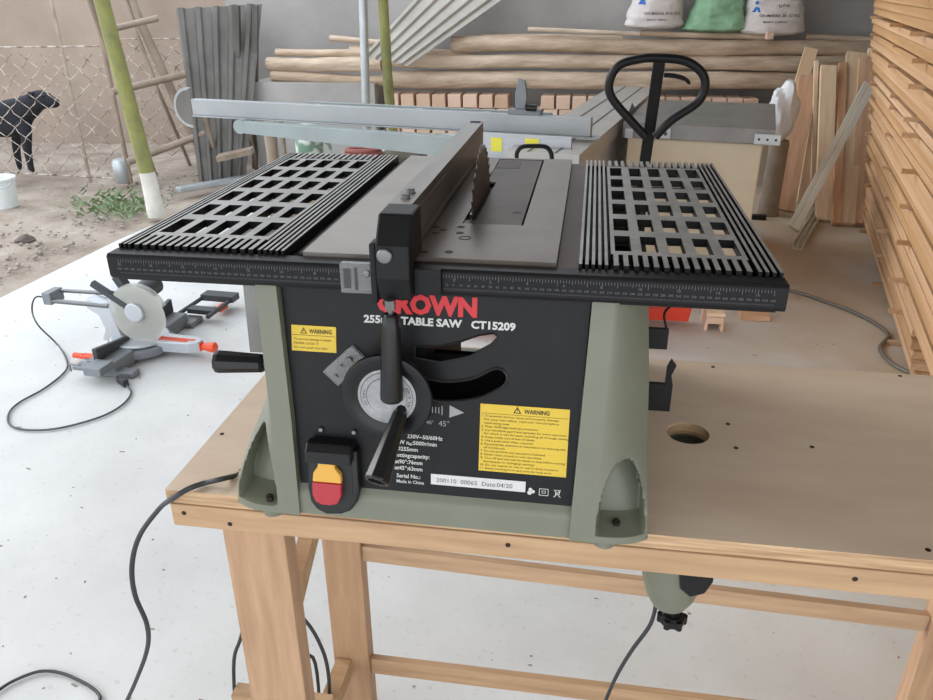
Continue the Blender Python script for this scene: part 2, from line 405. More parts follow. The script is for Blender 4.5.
def strip(inn, ri):
    def fn(a,b):
        z = Z0+(Z1-Z0)*b; x = lerp(interp(inn,z), interp(ri,z), max(0,min(1,(a-.2)/.8)))
        return fp(x, z, .014 if a > .1 else -.006)
    return fn
body.grid(strip(LIN,LRI), 10, NV); body.grid(strip(RIN,RRI), 10, NV)
# sides going back, back corners
def side(xo, s):
    def fn(a,b):
        z = Z0+(Z1-Z0)*b; up = sst((z-1.075)/.12); d = -.014+.055*up+.02
        y0 = fp(0,z,-d).y; x = interp(xo,z)
        return Vector((x + s*.0, lerp(y0, .56, a), z))
    return fn
body.grid(side(LXO,1), 6, NV); body.grid(side(RXO,-1), 6, NV)
# skirt in front under the black panel
def skirt(a,b):
    z = Z0+.055*b; x = lerp(.255,.695,a); return fp(x, z, .008-.012*sst((b-.55)/.45))
body.grid(skirt, 12, 10)
body.box(.2,.776,.5,.56,Z1-.14,Z1); body.box(.16,.80,-.06,.56,HB+.0002,HB+.004)
for xa,xb in ((.17,.27),(.69,.79)): body.box(xa,xb,.5,.56,HB+.004,Z1-.1)
S(body, 'base_housing', 'green', smooth=True, fix=False)
for u,v in ((270,498),(616,523)):
    p = at(u,v,z=1.066); S(MB().cyl(p-Vector((0,0,.004)),p+Vector((0,0,.004)),.006,n=8).cyl(p+Vector((0,0,.004)),p+Vector((0,0,.007)),.0035,n=6), 'mounting_screw', 'screwm')
for x in (.215,.737): S(MB().cyl((x,-.06,HB-.012),(x,-.06,HB+.001),.016,n=20), 'rubber_foot', 'green')
# black panel with the two curved slots
def arcslot(p_mid, w, n=14):
    c = [Vector((a,b,0)) for a,b in p_mid]; c = spline(c, 5); up=[]; dn=[]
    for i,p in enumerate(c):
        t_ = (c[min(i+1,len(c)-1)]-c[max(i-1,0)]).normalized(); nn = Vector((-t_.y,t_.x,0)); r = w/2
        up.append(p+nn*r); dn.append(p-nn*r)
    d = (c[-1]-c[-2]).normalized(); cap = []
    for k in range(1,6):
        an = PI/2-PI*k/6; nn = Vector((-d.y,d.x,0)); cap.append(c[-1]+d*math.cos(an)*w/2+nn*math.sin(an)*w/2)
    return [(p.x,p.y) for p in up+cap+dn[::-1]]
def fz(u,v): q = fpat(u,v); return (q.x,q.z)
def fpat(u,v,off=0):
    d = RT*((u-466.5)/FPX)-UP*((v-350)/FPX)+FW; P0 = Vector((0,.005-off,1.40)); n = Vector((0,1,-.2))
    return CAMP+d*((P0-CAMP).dot(n)/d.dot(n))
up_slot = [fz(*p) for p in ((415,357),(440,362),(470,356),(490,345),(498,337),(494,333),(480,335),(462,341),(440,346),(415,346))]
lo_slot = arcslot([fz(*p) for p in ((418,386),(445,391),(475,388),(497,378))], .030)
outer = [(interp(LIN,z)+.001,z) for z in (1.073,1.2,1.30,Z1)]+[(interp(RIN,z)-.001,z) for z in (Z1,1.30,1.2,1.091)]
vs, fs = curve2d([outer, up_slot, lo_slot])
pm = MB().add([fp(v.x,v.y,.0) for v in vs], fs)
for loop in (up_slot, lo_slot):
    L = len(loop); pm.add([fp(a,b,0) for a,b in loop]+[fp(a,b,-.006) for a,b in loop], [(i,(i+1)%L,L+(i+1)%L,L+i) for i in range(L)])
panel = S(pm, 'front_panel', 'blackpanel', fix=False)
for sl,r in ((lo_slot,.0022),(up_slot,.0013)):
    S(MB().tube([fp(a,b,.001) for a,b in sl], r, 6, closed=True), 'slot_rim', 'blackgrip', smooth=True)
# inner chamber round the blade, dark
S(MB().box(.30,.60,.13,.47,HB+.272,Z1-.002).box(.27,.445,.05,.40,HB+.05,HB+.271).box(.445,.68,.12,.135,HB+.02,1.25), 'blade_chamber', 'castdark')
# lettering
def put(mb, s, x, z, h, off=.0008, **k):
    vs, fs = text(s, h, **k)
    mb.add([fp(x+v.x, z+v.y*.98, off) for v in vs], fs); return mb
S(put(MB(), 'CROWN', .388, 1.3705, .026, bold=.055, width=.147), 'brand_lettering', 'red', fix=False)
S(put(MB(), '255mm TABLE SAW   CT15209', .368, 1.3535, .0108, bold=.04, width=.223), 'model_lettering', 'white', fix=False)
mm = MB()
for s_, x, z in (('230V~50/60Hz',.434,1.182),('1800W n\u2080:5000r/min',.405,1.172),('\u00d8255mm',.417,1.1615),('Cuttingcapacity:',.412,1.1515),('at90\u00b0:76mm',.415,1.141),('at45\u00b0:63mm',.415,1.131),('Serial No.:',.418,1.1185)):
    put(mm, s_, x, z, .0062, bold=.02)
put(mm, 'Made in China', .418, 1.110, .0052, bold=.01)
S(mm, 'rating_lettering', 'white', fix=False)
gm = MB()
for i in range(7):
    x = .458+i*.0048; hh = .014 if i in (1,6) else .0095
    gm.add([fp(x+a,1.2285+b*hh/2,.0008) for a,b in ((-.0007,-1),(.0007,-1),(.0007,1),(-.0007,1))], [(0,1,2,3)])
gm.add([fp(.498,1.2375,.0008),fp(.498,1.2185,.0008),fp(.520,1.2275,.0008)], [(0,1,2)])
put(gm, "35\u00b0", .449, 1.206, .006); put(gm, "40\u00b0", .463, 1.206, .006); put(gm, "45\u00b0", .482, 1.2045, .0085)
S(gm, 'bevel_scale', 'greyprint', fix=False)
# warning labels
def label(name, x0,x1,z0,z1, m='yellow', lab=None):
    q = MB().prism([(x0,z0),(x1,z0),(x1,z1),(x0,z1)], lambda a,b,c: fp(a,b,c), .0003, .0011); o = S(q, name, m)
    if lab: o['label'] = lab
    return o
def tri(mb, x, z, s, off=.0014):
    A = [(x-s,z),(x+s,z),(x,z+1.7*s)]; B = [(x-s*.62,z+s*.2),(x+s*.62,z+s*.2),(x,z+1.25*s)]
    mb.add([fp(a,b,off) for a,b in A+B], [(0,1,4,3),(1,2,5,4),(2,0,3,5)])
    mb.add([fp(x-s*.08,z+s*.5,off),fp(x+s*.08,z+s*.5,off),fp(x+s*.1,z+s*1.0,off),fp(x-s*.1,z+s*1.0,off)], [(0,1,2,3)])
L1 = label('warning_label', .2565,.3255,1.305,1.3435, lab='small yellow warning label')
q = MB(); tri(q, .2755, 1.3315, .0055); put(q, 'WARNING', .284, 1.3325, .0062, off=.0014, bold=.03, width=.035)
q.add([fp(a,b,.0014) for a,b in ((.258,1.3288),(.324,1.3288),(.324,1.3294),(.258,1.3294))], [(0,1,2,3)])
for i,s_ in enumerate(('To prevent damage to blade,','NEVER LOCK IT','Do not push too fast.')): put(q, s_, .2605, 1.3215-.0062*i, .0034, off=.0014, width=(.058,.038,.052)[i])
S(q, 'warning_text', 'ink', L1, fix=False)
L2 = label('warning_label', .544,.6745,1.1405,1.2435, lab='large yellow warning label full of small print')
q = MB(); tri(q, .5985, 1.2325, .006); put(q, 'WARNING', .6085, 1.233, .0062, off=.0014, bold=.03, width=.037)
q.add([fp(a,b,.0014) for a,b in ((.546,1.2295),(.673,1.2295),(.673,1.2300),(.546,1.2300))], [(0,1,2,3)])
lines = ['1. To prevent serious injury and property damage:','   For your own safety, read user manual before','   operating saw','2. Wear ANSI-approved eye protection','3. Use saw-blade guard and spreader for every operation','   for which it can be used, including all through sawing',
 '4. Keep hands out of line of blade','5. Use a push-stick when required','6. Pay particular attention to instructions on reducing risk','   of kickback','7. Do not perform any operations freehand','8. Never reach around or over saw blade','9. Turn off tool and wait for blade to stop before moving',
 '   workpiece or changing settings','10. Do not expose to rain or use in damp locations','11. Avoid working from dust area for long work']
for i,s_ in enumerate(lines): put(q, s_, .5465 if s_[0] != ' ' else .5505, 1.2245-.0054*i, .0033, off=.0014, width=min(.125,len(s_)*.00232))
S(q, 'warning_text', 'ink', L2, fix=False)
L3 = label('serial_label', .4715,.6155,1.112,1.1285, 'label', 'light grey serial number label')
q = MB(); put(q, '200110  00065  Date:04/20', .480, 1.1165, .0068, off=.0014, width=.116); S(q, 'serial_text', 'inkdark', L3, fix=False)
q = MB()
def rect(mb,x0,x1,z0,z1,t_=.0009):
    for a0,a1,b0,b1 in ((x0,x1,z0,z0+t_),(x0,x1,z1-t_,z1),(x0,x0+t_,z0,z1),(x1-t_,x1,z0,z1)): mb.add([fp(a,b,.0009) for a,b in ((a0,b0),(a1,b0),(a1,b1),(a0,b1))], [(0,1,2,3)])
rect(q,.636,.650,1.109,1.120); rect(q,.640,.646,1.1125,1.1168,.0008)
for c in ((.623,1.117,.0028),(.622,1.112,.0035),(.627,1.114,.0028)): q.add([fp(a,b,.0009) for a,b in circ(*c,10)], [list(range(10))])
for (a0,b0),(a1,b1) in (((.658,1.120),(.668,1.108)),((.668,1.120),(.658,1.108)),((.660,1.119),(.661,1.110)),((.667,1.119),(.665,1.110)),((.659,1.119),(.668,1.119))):
    d_ = Vector((a1-a0,b1-b0)).normalized()*.0005; q.add([fp(a0-d_.y,b0+d_.x,.0009),fp(a0+d_.y,b0-d_.x,.0009),fp(a1+d_.y,b1-d_.x,.0009),fp(a1-d_.y,b1+d_.x,.0009)], [(0,1,2,3)])
S(q, 'certification_symbols', 'white', fix=False)
# tilt pointer (clear plastic)
c0 = fpat(345,368,.008)
du = (fpat(376,357,.008)-fpat(345,350,.008)); 
A_, B_, C_, D_ = (fpat(*p, .010) for p in ((322,372),(351,346),(366,360),(338,387)))
q = MB().add([A_,B_,C_,D_,A_+Vector((0,.008,0)),B_+Vector((0,.008,0)),C_+Vector((0,.008,0)),D_+Vector((0,.008,0))], [(0,1,2,3),(4,7,6,5),(0,4,5,1),(1,5,6,2),(2,6,7,3),(3,7,4,0)])
ptr = S(q, 'tilt_pointer', 'clearp', bevel=.002); ptr['label'] = 'clear plastic pointer'
q = MB()
for u,v,r in ((349,360,.005),(341,366,.0028),(336,376,.0028)): p = fpat(u,v,.012); q.cyl(p, p-Vector((0,.003,0)), r, n=12)
S(q, 'pointer_screw', 'steel', ptr)
# hand wheel
wc = Vector((.4135,-.055,1.265)); wax = Vector((0,-1,.02)).normalized()
wheel = S(MB().lathe([(.018,-.035),(.018,0),(.050,0),(.056,.002),(.0655,.006),(.067,.010),(.0655,.014),(.058,.015),(.050,.012),(.044,.010)], wc, wax, 48), 'hand_wheel', 'blackgrip', smooth=True)
S(MB().lathe([(.043,.0),(.043,.0112),(.0425,.0116),(.036,.0116)], wc, wax, 40), 'wheel_dial', 'dial', wheel, smooth=True)
q = MB()
for r in (.030,.0385): q.tube([wc+wax*.0118+Vector((math.cos(t_)*r,0,math.sin(t_)*r)) for t_ in [2*PI*k/48 for k in range(48)]], .0004, 4, closed=True)
for k,ch in enumerate('TURN HANDLE TO RAISE OR LOWER BLADE'):
    if ch == ' ': continue
    an = PI*.9+k*.115; vs, fs = text(ch, .0035, bold=.02)
    e = Vector((-math.sin(an),0,math.cos(an))); n_ = Vector((-math.cos(an),0,-math.sin(an))); o_ = wc+wax*.0119+Vector((math.cos(an),0,math.sin(an)))*.0355
    q.add([o_+e*v.x+n_*v.y for v in vs], fs)
S(q, 'dial_print', 'inkdark', wheel, fix=False)
cs = Vector((.4335,-.068,1.243)); ce = Vector((.4155,-.150,1.176))
q = MB().lathe([(.008,-.012),(.0085,0),(.0105,.006)], cs, ce-cs, 10)
Lh = (ce-cs).length
q.lathe([(.0095,.0),(.0115,.004),(.0185,Lh-.012),(.0195,Lh-.004),(.0185,Lh),(.0135,Lh),(.0125,Lh-.014)], cs, ce-cs, 8)
S(q, 'crank_handle', 'blackgrip', wheel, smooth=False, bevel=.0015)
# power switch
sw = S(MB().prism([(.283,1.165),(.361,1.165),(.364,1.10),(.360,1.082),(.350,1.068),(.335,1.061),(.311,1.059),(.295,1.066),(.286,1.078),(.282,1.10)], lambda a,b,c: fp(a,b,c), .0,.020), 'power_switch', 'blackgrip', bevel=.004)
S(MB().prism([(.290,1.1495),(.353,1.1495),(.354,1.095),(.347,1.078),(.322,1.072),(.301,1.076),(.292,1.088)], lambda a,b,c: fp(a,b,c), .0203,.0208), 'switch_recess', 'castdark', sw)
q = MB().prism([(.0,.0),(.034,-.004),(.036,.016),(.028,.026),(.008,.024),(0,.014)], lambda a,b,c: fp(c, 1.152+b, a), .284,.3555)
S(q, 'switch_hood', 'blackgrip', sw, bevel=.003)
yz = [(.305,1.1535),(.3265,1.1535),(.329,1.142),(.3385,1.131),(.3395,1.118)]
S(MB().prism([(.294,1.118),(.3395,1.118),(.3385,1.131),(.330,1.141),(.328,1.1535),(.304,1.1535),(.302,1.141),(.295,1.131)], lambda a,b,c: fp(a,b,c), .021,.031), 'start_paddle', 'swyellow', sw, bevel=.002)['label'] = 'yellow upper half of the paddle'
S(MB().prism([(.294,1.1178),(.3395,1.1178),(.339,1.097),(.333,1.086),(.322,1.083),(.309,1.083),(.299,1.087),(.294,1.098)], lambda a,b,c: fp(a,b,c), .021,.033), 'stop_paddle', 'swred', sw, bevel=.002)['label'] = 'red lower half of the paddle'
for x in (.300,.352):
    p = fp(x,1.186,.004); S(MB().lathe([(.0045,-.006),(.0045,0),(.003,.002)], p, (0,-1,.2), 10), 'panel_screw', 'steel', smooth=True)
# table top
def topplate(name, m, x0,x1,y0,y1,z0,z1, **k): return S(MB().box(x0,x1,y0,y1,z0,z1), name, m, **k)
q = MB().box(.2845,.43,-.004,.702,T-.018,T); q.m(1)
q.box(.43,.4865,-.004,.702,T-.018,T).box(.584,.6445,-.004,.702,T-.018,T).box(.4865,.584,-.004,.172,T-.018,T).box(.4865,.584,.69,.702,T-.018,T)  # right of the fence the colour carries the fence's shade
S(q, 'table_top', ['alu','alushade'])
q = MB().m(1); q.box(.505,.5800,.174,.688,T-.005,T-.0012); q.box(.4875,.505,.174,.196,T-.005,T-.0012); q.box(.4875,.505,.47,.688,T-.005,T-.0012)
q.m(2); q.box(.4885,.538,.60,.686,T-.0011,T-.0006); q.m(0); q.box(.4870,.5838,.173,.6885,T-.012,T-.009)
S(q, 'throat_plate', ['castdark','throat','slot'])
q = MB().box(.4875,.505,.19,.47,T-.03,T-.022); S(q, 'blade_slot', 'castdark')
sc_ = MB()
for u,v in ((443,230),(436,227),(461,227),(460,233),(436,233),(424,252),(449,252)):
    p = at(u,v,z=T); S(MB().lathe([(.0062,-.001),(.0062,.0003),(.004,.0004)], p, (0,0,1), 16), 'table_screw', 'screwm')
p = at(465,238,z=T); S(MB().lathe([(.0095,-.001),(.0095,.0005),(.0075,.0005),(.0075,-.0005)], p, (0,0,1), 20), 'level_bushing', 'screwm')
for u,v in ((517,212),(531,213)): p = at(u,v,z=T); S(MB().lathe([(.008,-.003),(.008,-.0012),(.004,-.0011)], p, (0,0,1), 16), 'plate_screw', 'screwm')
# grooves beside the centre table
S(MB().box(.2565,.2840,-.004,.702,T-.024,T-.016).box(.277,.2840,0,.702,T-.016,T-.003), 'side_groove', 'castdark')
S(MB().box(.6450,.6740,-.008,.702,T-.018,T-.009), 'mitre_slot', 'slot')
# wings
def wing(x0, x1, nl, nr, h0, h1, ww, lab):
    q = MB(); zt, zb = T, T-.013
    pl_, pr_ = (h0-.006-x0)/nl, (x1-h1-.006)/nr
    a0, a1 = h0-.006, h1+.006
    q.m(1).box(x0+.002,a0,.004,.698,T-.016,T-.012); q.box(a1,x1-.002,.004,.698,T-.016,T-.012)
    q.box(x0+.002,x1-.002,.004,.050,T-.016,T-.012); q.box(x0+.002,x1-.002,.638,.698,T-.016,T-.012)
    q.m(0)
    for i in range(nl): q.box(x0+i*pl_, x0+i*pl_+pl_*.5, -.004, .702, T-.012, zt)
    for i in range(nr): q.box(x1-i*pr_-pr_*.5, x1-i*pr_, -.004, .702, T-.012, zt)
    n = int((a1-a0)/.0125)
    for i in range(n):
        x = a0+(i+.5)*(a1-a0)/n
        q.box(x-.0034,x+.0034, -.004,.0465, T-.012, zt); q.box(x-.0034,x+.0034, .6415,.702, T-.012, zt)
    ys = [.055+i*(.635-.055)/6 for i in range(7)]; bt = .029
    q.box(a0,a1,.046,.062,zb,zt-.0005); q.box(a0,a1,.628,.642,zb,zt-.0005)
    for y in ys[1:-1]: q.box(a0,a1,y-bt/2,y+bt/2,zb,zt-.0005)
    pitch = (h1-h0-ww)/4; edges = [a0]
    for i in range(5): edges += [h0+pitch*i, h0+pitch*i+ww]
    edges.append(a1)
    for i in range(0,len(edges),2):
        for y0,y1 in zip(ys,ys[1:]): q.box(edges[i],edges[i+1],y0+(.007 if y0==ys[0] else bt/2),y1-(.007 if y1==ys[-1] else bt/2),zb,zt-.0005)
    q.m(2); q.box(x0,x1,-.004,.0,T-.032,T-.012); q.box(x0,x1,.698,.702,T-.032,T-.012); q.box(x0-.001,x0+.003,-.004,.702,T-.032,T-.012); q.box(x1-.003,x1+.001,-.004,.702,T-.032,T-.012)
    o = S(q, 'side_wing', ['cast','castdark','black'])
    for p in o.data.polygons:      # black paint stays on the flanks, the tops are worn bare
        if p.material_index == 0 and p.normal.z < .9: p.material_index = 2
    o['label'] = lab; return o
wing(0, .256, 3, 5, .028, .206, .0245, 'left slotted extension wing')
wing(.6745, .94, 5, 4, .724, .898, .023, 'right slotted extension wing')
for x0,x1 in ((.02,.24),(.70,.92)): 
    for y in (.09,.60): S(MB().box(x0,x1,y,y+.006,T-.052,T-.0325), 'wing_bracket', 'black')
# guide rail
rz1, rz2 = T-.006, T-.044
prof = [(-.0335,rz2+.001),(-.036,rz2+.006),(-.036,rz1-.004),(-.033,rz1),(-.005,rz1),(-.005,rz2)]
rail = S(MB().prism(prof, lambda a,b,c: Vector((c,a,b)), -.002, .942), 'guide_rail', 'black', bevel=.001)
S(MB().box(.002,.938,-.004,.012,rz2-.012,rz1-.01), 'rail_support', 'black')
q = MB()
def rl(x,z,off=.0004): return Vector((x,-.036-off,z))
for i in range(0,231):
    x = .016+i*.00395
    if .355 < x < .478: continue
    hh = .008 if i%10 == 0 else (.006 if i%5 == 0 else .0042)
    q.add([rl(x-.00035,rz1-.007),rl(x+.00035,rz1-.007),rl(x+.00035,rz1-.007-hh),rl(x-.00035,rz1-.007-hh)], [(0,1,2,3)])
for i in range(0,93):
    x = .016+i*.00987
    if .35 < x < .485: continue
    vs, fs = text(str(abs(50-i)*10 if i%1==0 else ''), .0032); q.add([rl(x+v.x-.003, rz1-.023+v.y) for v in vs], fs)
    if i%5 == 0:
        vs, fs = text(str(abs(50-i)//5*2), .0042); q.add([rl(x+v.x-.002, rz1-.0165+v.y) for v in vs], fs)
for i in range(0,460):
    x = .016+i*.00198
    if .355 < x < .478: continue
    q.add([rl(x-.0002,rz1-.0265),rl(x+.0002,rz1-.0265),rl(x+.0002,rz1-.0285),rl(x-.0002,rz1-.0285)], [(0,1,2,3)])
S(q, 'rail_scale', 'railprint', rail, fix=False)
# rip fence
rf = S(MB().box(.4075,.442,.016,.747,T+.001,T+.069).m(1).box(.4425,.4432,.016,.747,T+.005,T+.012).box(.4425,.4432,.016,.747,T+.052,T+.056), 'rip_fence', ['fence','alushade'], bevel=.0015)
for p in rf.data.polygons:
    if p.normal.x > .9: p.material_index = 1  # right face coloured darker, as the side turned from the light
S(MB().box(.413,.437,.7475,.752,T+.02,T+.069).box(.414,.436,.738,.747,T+.0692,T+.0715), 'fence_end_cap', 'blackgrip', rf)
for y in (.045,.078):
    S(MB().lathe([(.008,0),(.008,.0012),(.0062,.0014),(.0062,.006),(.0045,.0068)], (.426-.0*y,y,T+.069), (0,0,1), 10), 'fence_bolt', 'steel', rf)
q = MB().prism([(-.060,T-.045),(-.067,T-.012),(-.066,T+.033),(-.040,T+.0695),(.015,T+.0695),(.015,T+.002),(-.038,T+.002),(-.038,T-.045)], lambda a,b,c: Vector((c,a,b)), .408, .4545)
br = S(q, 'fence_clamp', 'black', rf, bevel=.003)
S(MB().box(.399,.408,-.064,-.038,T-.05,T+.035), 'clamp_cheek', 'black', rf, bevel=.003)
S(MB().lathe([(.0105,0),(.0105,.003),(.009,.0045),(.004,.005)], (.4215,-.0665,T+.020), (0,-1,.0), 20), 'clamp_bolt', 'steel', rf, smooth=True)
S(MB().box(.4545,.492,-.045,-.037,T-.040,T-.004), 'clamp_plate', 'black', rf, bevel=.001)
# rail pointer window
q = MB().box(.352,.3985,-.050,-.037,T-.042,T+.001); wn = S(q, 'scale_window', 'clearp', rf, bevel=.002); wn['label'] = 'clear plastic window over the rail scale'
S(MB().box(.358,.3675,-.0515,-.0505,T-.034,T-.006).box(.3735,.377,-.0515,-.0505,T-.036,T-.004), 'window_groove', 'inkdark', wn)
S(MB().lathe([(.0052,0),(.0052,.002),(.003,.003)], (.3905,-.0505,T-.012), (0,-1,0), 12), 'window_screw', 'steel', wn)
# clamp lever
hx = .4255; top = Vector((hx,-.066,T-.046)); 
lv = S(MB().cyl(top+Vector((0,0,.004)), top-Vector((0,0,.010)), .0075, n=6).cyl(top-Vector((0,0,.010)), top-Vector((0,0,.022)), .0042, n=10), 'lever_stud', 'steel', rf)
q = MB().lathe([(.0085,0),(.011,.003),(.0135,.02),(.0165,.118),(.0165,.128),(.014,.131)], (hx,-.066,T-.062), (-.02,-.06,-1), 14)
S(q, 'clamp_lever', 'blackgrip', rf, smooth=True)
# blade
bc = Vector((.4962,.322,T-.033)); q = MB(); NT = 40; ring = []
for k in range(NT):
    a0 = 2*PI*k/NT
    for da,r in ((0,.127),(.02,.1275),(.05,.118),(.10,.1165),(.135,.1205)): ring.append((a0+da,r))
poly = [(math.cos(-a)*r, math.sin(-a)*r) for a,r in ring]
vs, fs = curve2d([poly, circ(0,0,.015)], .0011)
q.add([bc+Vector((v.z,v.x,v.y)) for v in vs], fs)
bl = S(q, 'saw_blade', 'blade')
q = MB()
for k in range(NT):
    a = -2*PI*k/NT; q.obox(bc+Vector((0,math.cos(a-.012)*.1245,math.sin(a-.012)*.1245)), (.0019,0,0), (0,math.cos(a)*.0035,math.sin(a)*.0035), (0,-math.sin(a)*.0014,math.cos(a)*.0014))
S(q, 'blade_teeth', 'steel', bl)
# left push handle and side plates
q = MB().lathe([(.012,0),(.0195,.003),(.0205,.01),(.0165,.085),(.013,.09)], (.066,.1,1.2175), (1,.0,.03), 10); q.cyl((.15,.1,1.22),(.205,.1,1.222),.009)
S(q, 'side_handle', 'blackgrip', bevel=.001)
S(MB().prism([(at(250,287,y=.22).x,T-.032),(.2,T-.032),(.2,1.19),(at(256,360,y=.22).x,1.19)], lambda a,b,c: Vector((a,c,b)), .2,.24), 'side_plate', 'machine')
S(MB().prism([(.1,1.30),(.16,1.335),(.16,1.25),(.13,1.235),(.1,1.225)], lambda a,b,c: Vector((c,a,b)), .178,.199), 'side_bracket', 'blackgrip', bevel=.002)
# right push-stick hooks
S(MB().box(.79,.838,.148,.156,1.155,1.205).prism([(.826,1.205),(.838,1.205),(.834,1.222),(.840,1.24),(.832,1.25),(.826,1.235)], lambda a,b,c: Vector((a,c,b)), .148,.156), 'stick_hook', 'black')
S(MB().box(.785,.822,.148,.156,1.268,1.303).tube(spline([(.818,.15,1.303),(.812,.15,1.33),(.824,.15,1.35),(.819,.15,1.375),(.806,.15,1.40),(.790,.15,1.412)],5), .0022, 6), 'stick_hook', 'black')
# motor hump at the rear/right of housing
S(MB().lathe([(.05,0),(.07,.01),(.07,.16),(.05,.18)], (.60,.30,1.20), (1,0,-.1), 24), 'motor', 'black', smooth=True)
# power cord
c_pts = [(.175,.12,1.098),(.150,.105,1.094),(.125,.085,1.088)]
g0 = at(243,474,y=.03); g1 = at(222,479,z=HB+.012)
gl = S(MB().lathe([(.008,-.01),(.008,.003),(.0095,.004),(.0095,.009),(.007,.010),(.0055,.016)], g0, g1-g0, 12), 'cord_gland', 'rubber')
cp = [g0, g1, at(205,483,z=HB+.006), at(188,489,z=HB+.006), at(172,499,y=-.058), at(160,508,y=0), at(140,535,y=-.02), at(132,565,y=-.03), at(135,595,y=-.02), at(147,625,y=0), at(147,650,y=.03), at(135,683,y=.06), at(122,712,y=.10), at(105,760,y=.14)]
cp += [Vector((-.34,.22,.10)), Vector((-.46,.16,.012)), Vector((-.58,.26,.008)), at(100,697,z=.008), at(72,677,z=.008), at(45,671,z=.008), at(20,678,z=.008), at(-5,693,z=.008), at(-60,740,z=.008)]
S(MB().tube(spline(cp,8), .0046, 8), 'power_cord', 'rubber', smooth=True)

# ------------------------------------------------------------ router under the bench
ro = empty('router', (.895,.262,.62), 'grey-green plunge router hung under the workbench hole with a black knob at its bottom', 'router')
S(MB().lathe([(.070,.400),(.070,.412),(.055,.414),(.055,.25),(.063,.23),(.063,.12),(.060,.10),(.049,.06),(.036,.035),(.02,.030)], (.899,.262,.61), (0,0,1), 30), 'motor_body', 'green', ro, smooth=True)
S(MB().prism([(.900,.86),(.962,.86),(.964,.765),(.952,.735),(.925,.722),(.905,.74),(.899,.775)], lambda a,b,c: Vector((a,c,b)), .192,.205), 'vent_cover', 'blackgrip', ro, bevel=.004)
S(MB().lathe([(.0635,.20),(.067,.21),(.067,.24),(.0635,.25)], (.899,.262,.61), (0,0,1), 30), 'clamp_ring', 'blackgrip', ro, smooth=True)
q = MB().cyl((.91,.262,.65),(.91,.262,.60),.014,n=14); q.lathe([(.022,0),(.026,.004),(.026,.018),(.020,.024)], (.91,.262,.59), (0,0,1), 12)
for k in range(6): a = k*PI/3; q.cyl((.91+.024*math.cos(a),.262+.024*math.sin(a),.592),(.91+.024*math.cos(a),.262+.024*math.sin(a),.612),.007,n=10)
S(q, 'depth_knob', 'blackgrip', ro, smooth=True)
rc = [Vector((.866,.25,.665)), at(656,603,y=.26), at(650,625,y=.27), at(632,650,y=.3), at(617,675,y=.33), at(605,702,y=.36), at(590,740,y=.3), Vector((.62,.3,.1)), Vector((.45,.34,.012)), Vector((.25,.4,.008)), Vector((.05,.3,.008))]
S(MB().tube(spline(rc,8), .0045, 8), 'power_cord', 'rubber', ro, smooth=True)
# loose extension cable hanging behind the left legs
ec = [at(240,640,y=.30), at(234,660,y=.28), at(235,700,y=.26), at(240,740,y=.26), Vector((-.02,.3,.2)), Vector((.06,.36,.25)), at(322,740,y=.33), at(329,700,y=.31), at(327,665,y=.3), at(317,638,y=.3), at(303,618,y=.3), at(285,603,y=.3), at(265,600,y=.3), at(248,615,y=.3), at(240,640,y=.30)]
tag(MB().tube(spline(ec,8), .0046, 8).build('extension_cord', 'rubber', smooth=True), 'loop of dark cable hanging between the two left legs of the workbench', 'cable')

# ------------------------------------------------------------ mitre saw on the floor (local: +X towards handle, +Y away)
msc = at(138,354,z=0)
ms = empty('mitre_saw', (msc.x,msc.y+.05,0), 'sliding mitre saw with silver arm and orange handle, lying on the concrete at left', 'mitre saw', rz=math.radians(-4)); ms.scale = (1.08,1.08,1.08)
def L(mb, name, m, par=None, **k): return mb.build(name, m, par or ms, **k)
base = L(MB().lathe([(.15,.0),(.165,.01),(.165,.045),(.15,.05)], (0,0,.012), (0,0,1), 32).box(-.09,.06,-.30,-.14,.0,.075).box(-.09,.06,.14,.34,.0,.075)
   .prism([(-.20,-.20),(-.05,-.32),(.05,-.30),(-.02,-.17)], lambda a,b,c:(a,b,c), 0,.03).box(.05,.15,-.30,-.24,0,.03).box(-.06,.10,.30,.42,0,.03), 'base', 'msgrey', bevel=.006)
L(MB().lathe([(.13,0),(.142,.006),(.142,.018),(.135,.02)], (0,0,.063), (0,0,1), 32).prism([(.05,-.06),(.30,-.045),(.34,-.02),(.34,.02),(.30,.045),(.05,.06)], lambda a,b,c:(a,b,c), .03,.085), 'turntable', 'mssilver', bevel=.004)
L(MB().box(-.04,.31,-.006,.006,.0852,.088).box(.0,.28,-.03,-.012,.0852,.087), 'kerf_insert', 'orange')
h_ = L(MB().lathe([(.014,0),(.018,.02),(.026,.06),(.027,.075),(.018,.082)], (.34,0,.055), (1,0,0), 16).box(.30,.345,-.018,.018,.035,.075), 'turntable_handle', 'orange', smooth=True)
for y0,y1,y2 in ((-.30,-.05,-.05),(.05,.34,.34)):
    L(MB().prism([(y0,.075),(y1,.075),(y1,.10 if y0<0 else .15),(y0,.14 if y0<0 else .10)], lambda a,b,c:(c,a,b), -.045,-.02), 'fence', 'msdark', bevel=.004)
L(MB().box(-.12,-.0,-.36,-.30,.05,.068).box(-.03,.06,-.40,-.30,.05,.09).tube([(-.09,-.34,.068),(-.15,-.34,.068),(-.15,-.34,.03)],.006,6), 'bed_extension', 'msgrey', bevel=.003)
L(MB().tube([(.0,.34,.06),(.0,.66,.06),(.18,.66,.06),(.18,.34,.06)],.012,8).box(.0,.2,.58,.66,.05,.085).box(.02,.17,.40,.46,.045,.07), 'bed_extension', 'msdark')
L(MB().box(.13,.17,.50,.58,.02,.05), 'clamp_knob', 'orange', bevel=.008)
L(MB().box(-.21,-.13,-.20,-.16,.02,.04).cyl((-.20,-.18,.03),(-.26,-.18,.03),.014), 'lock_knob', 'orange', bevel=.004)
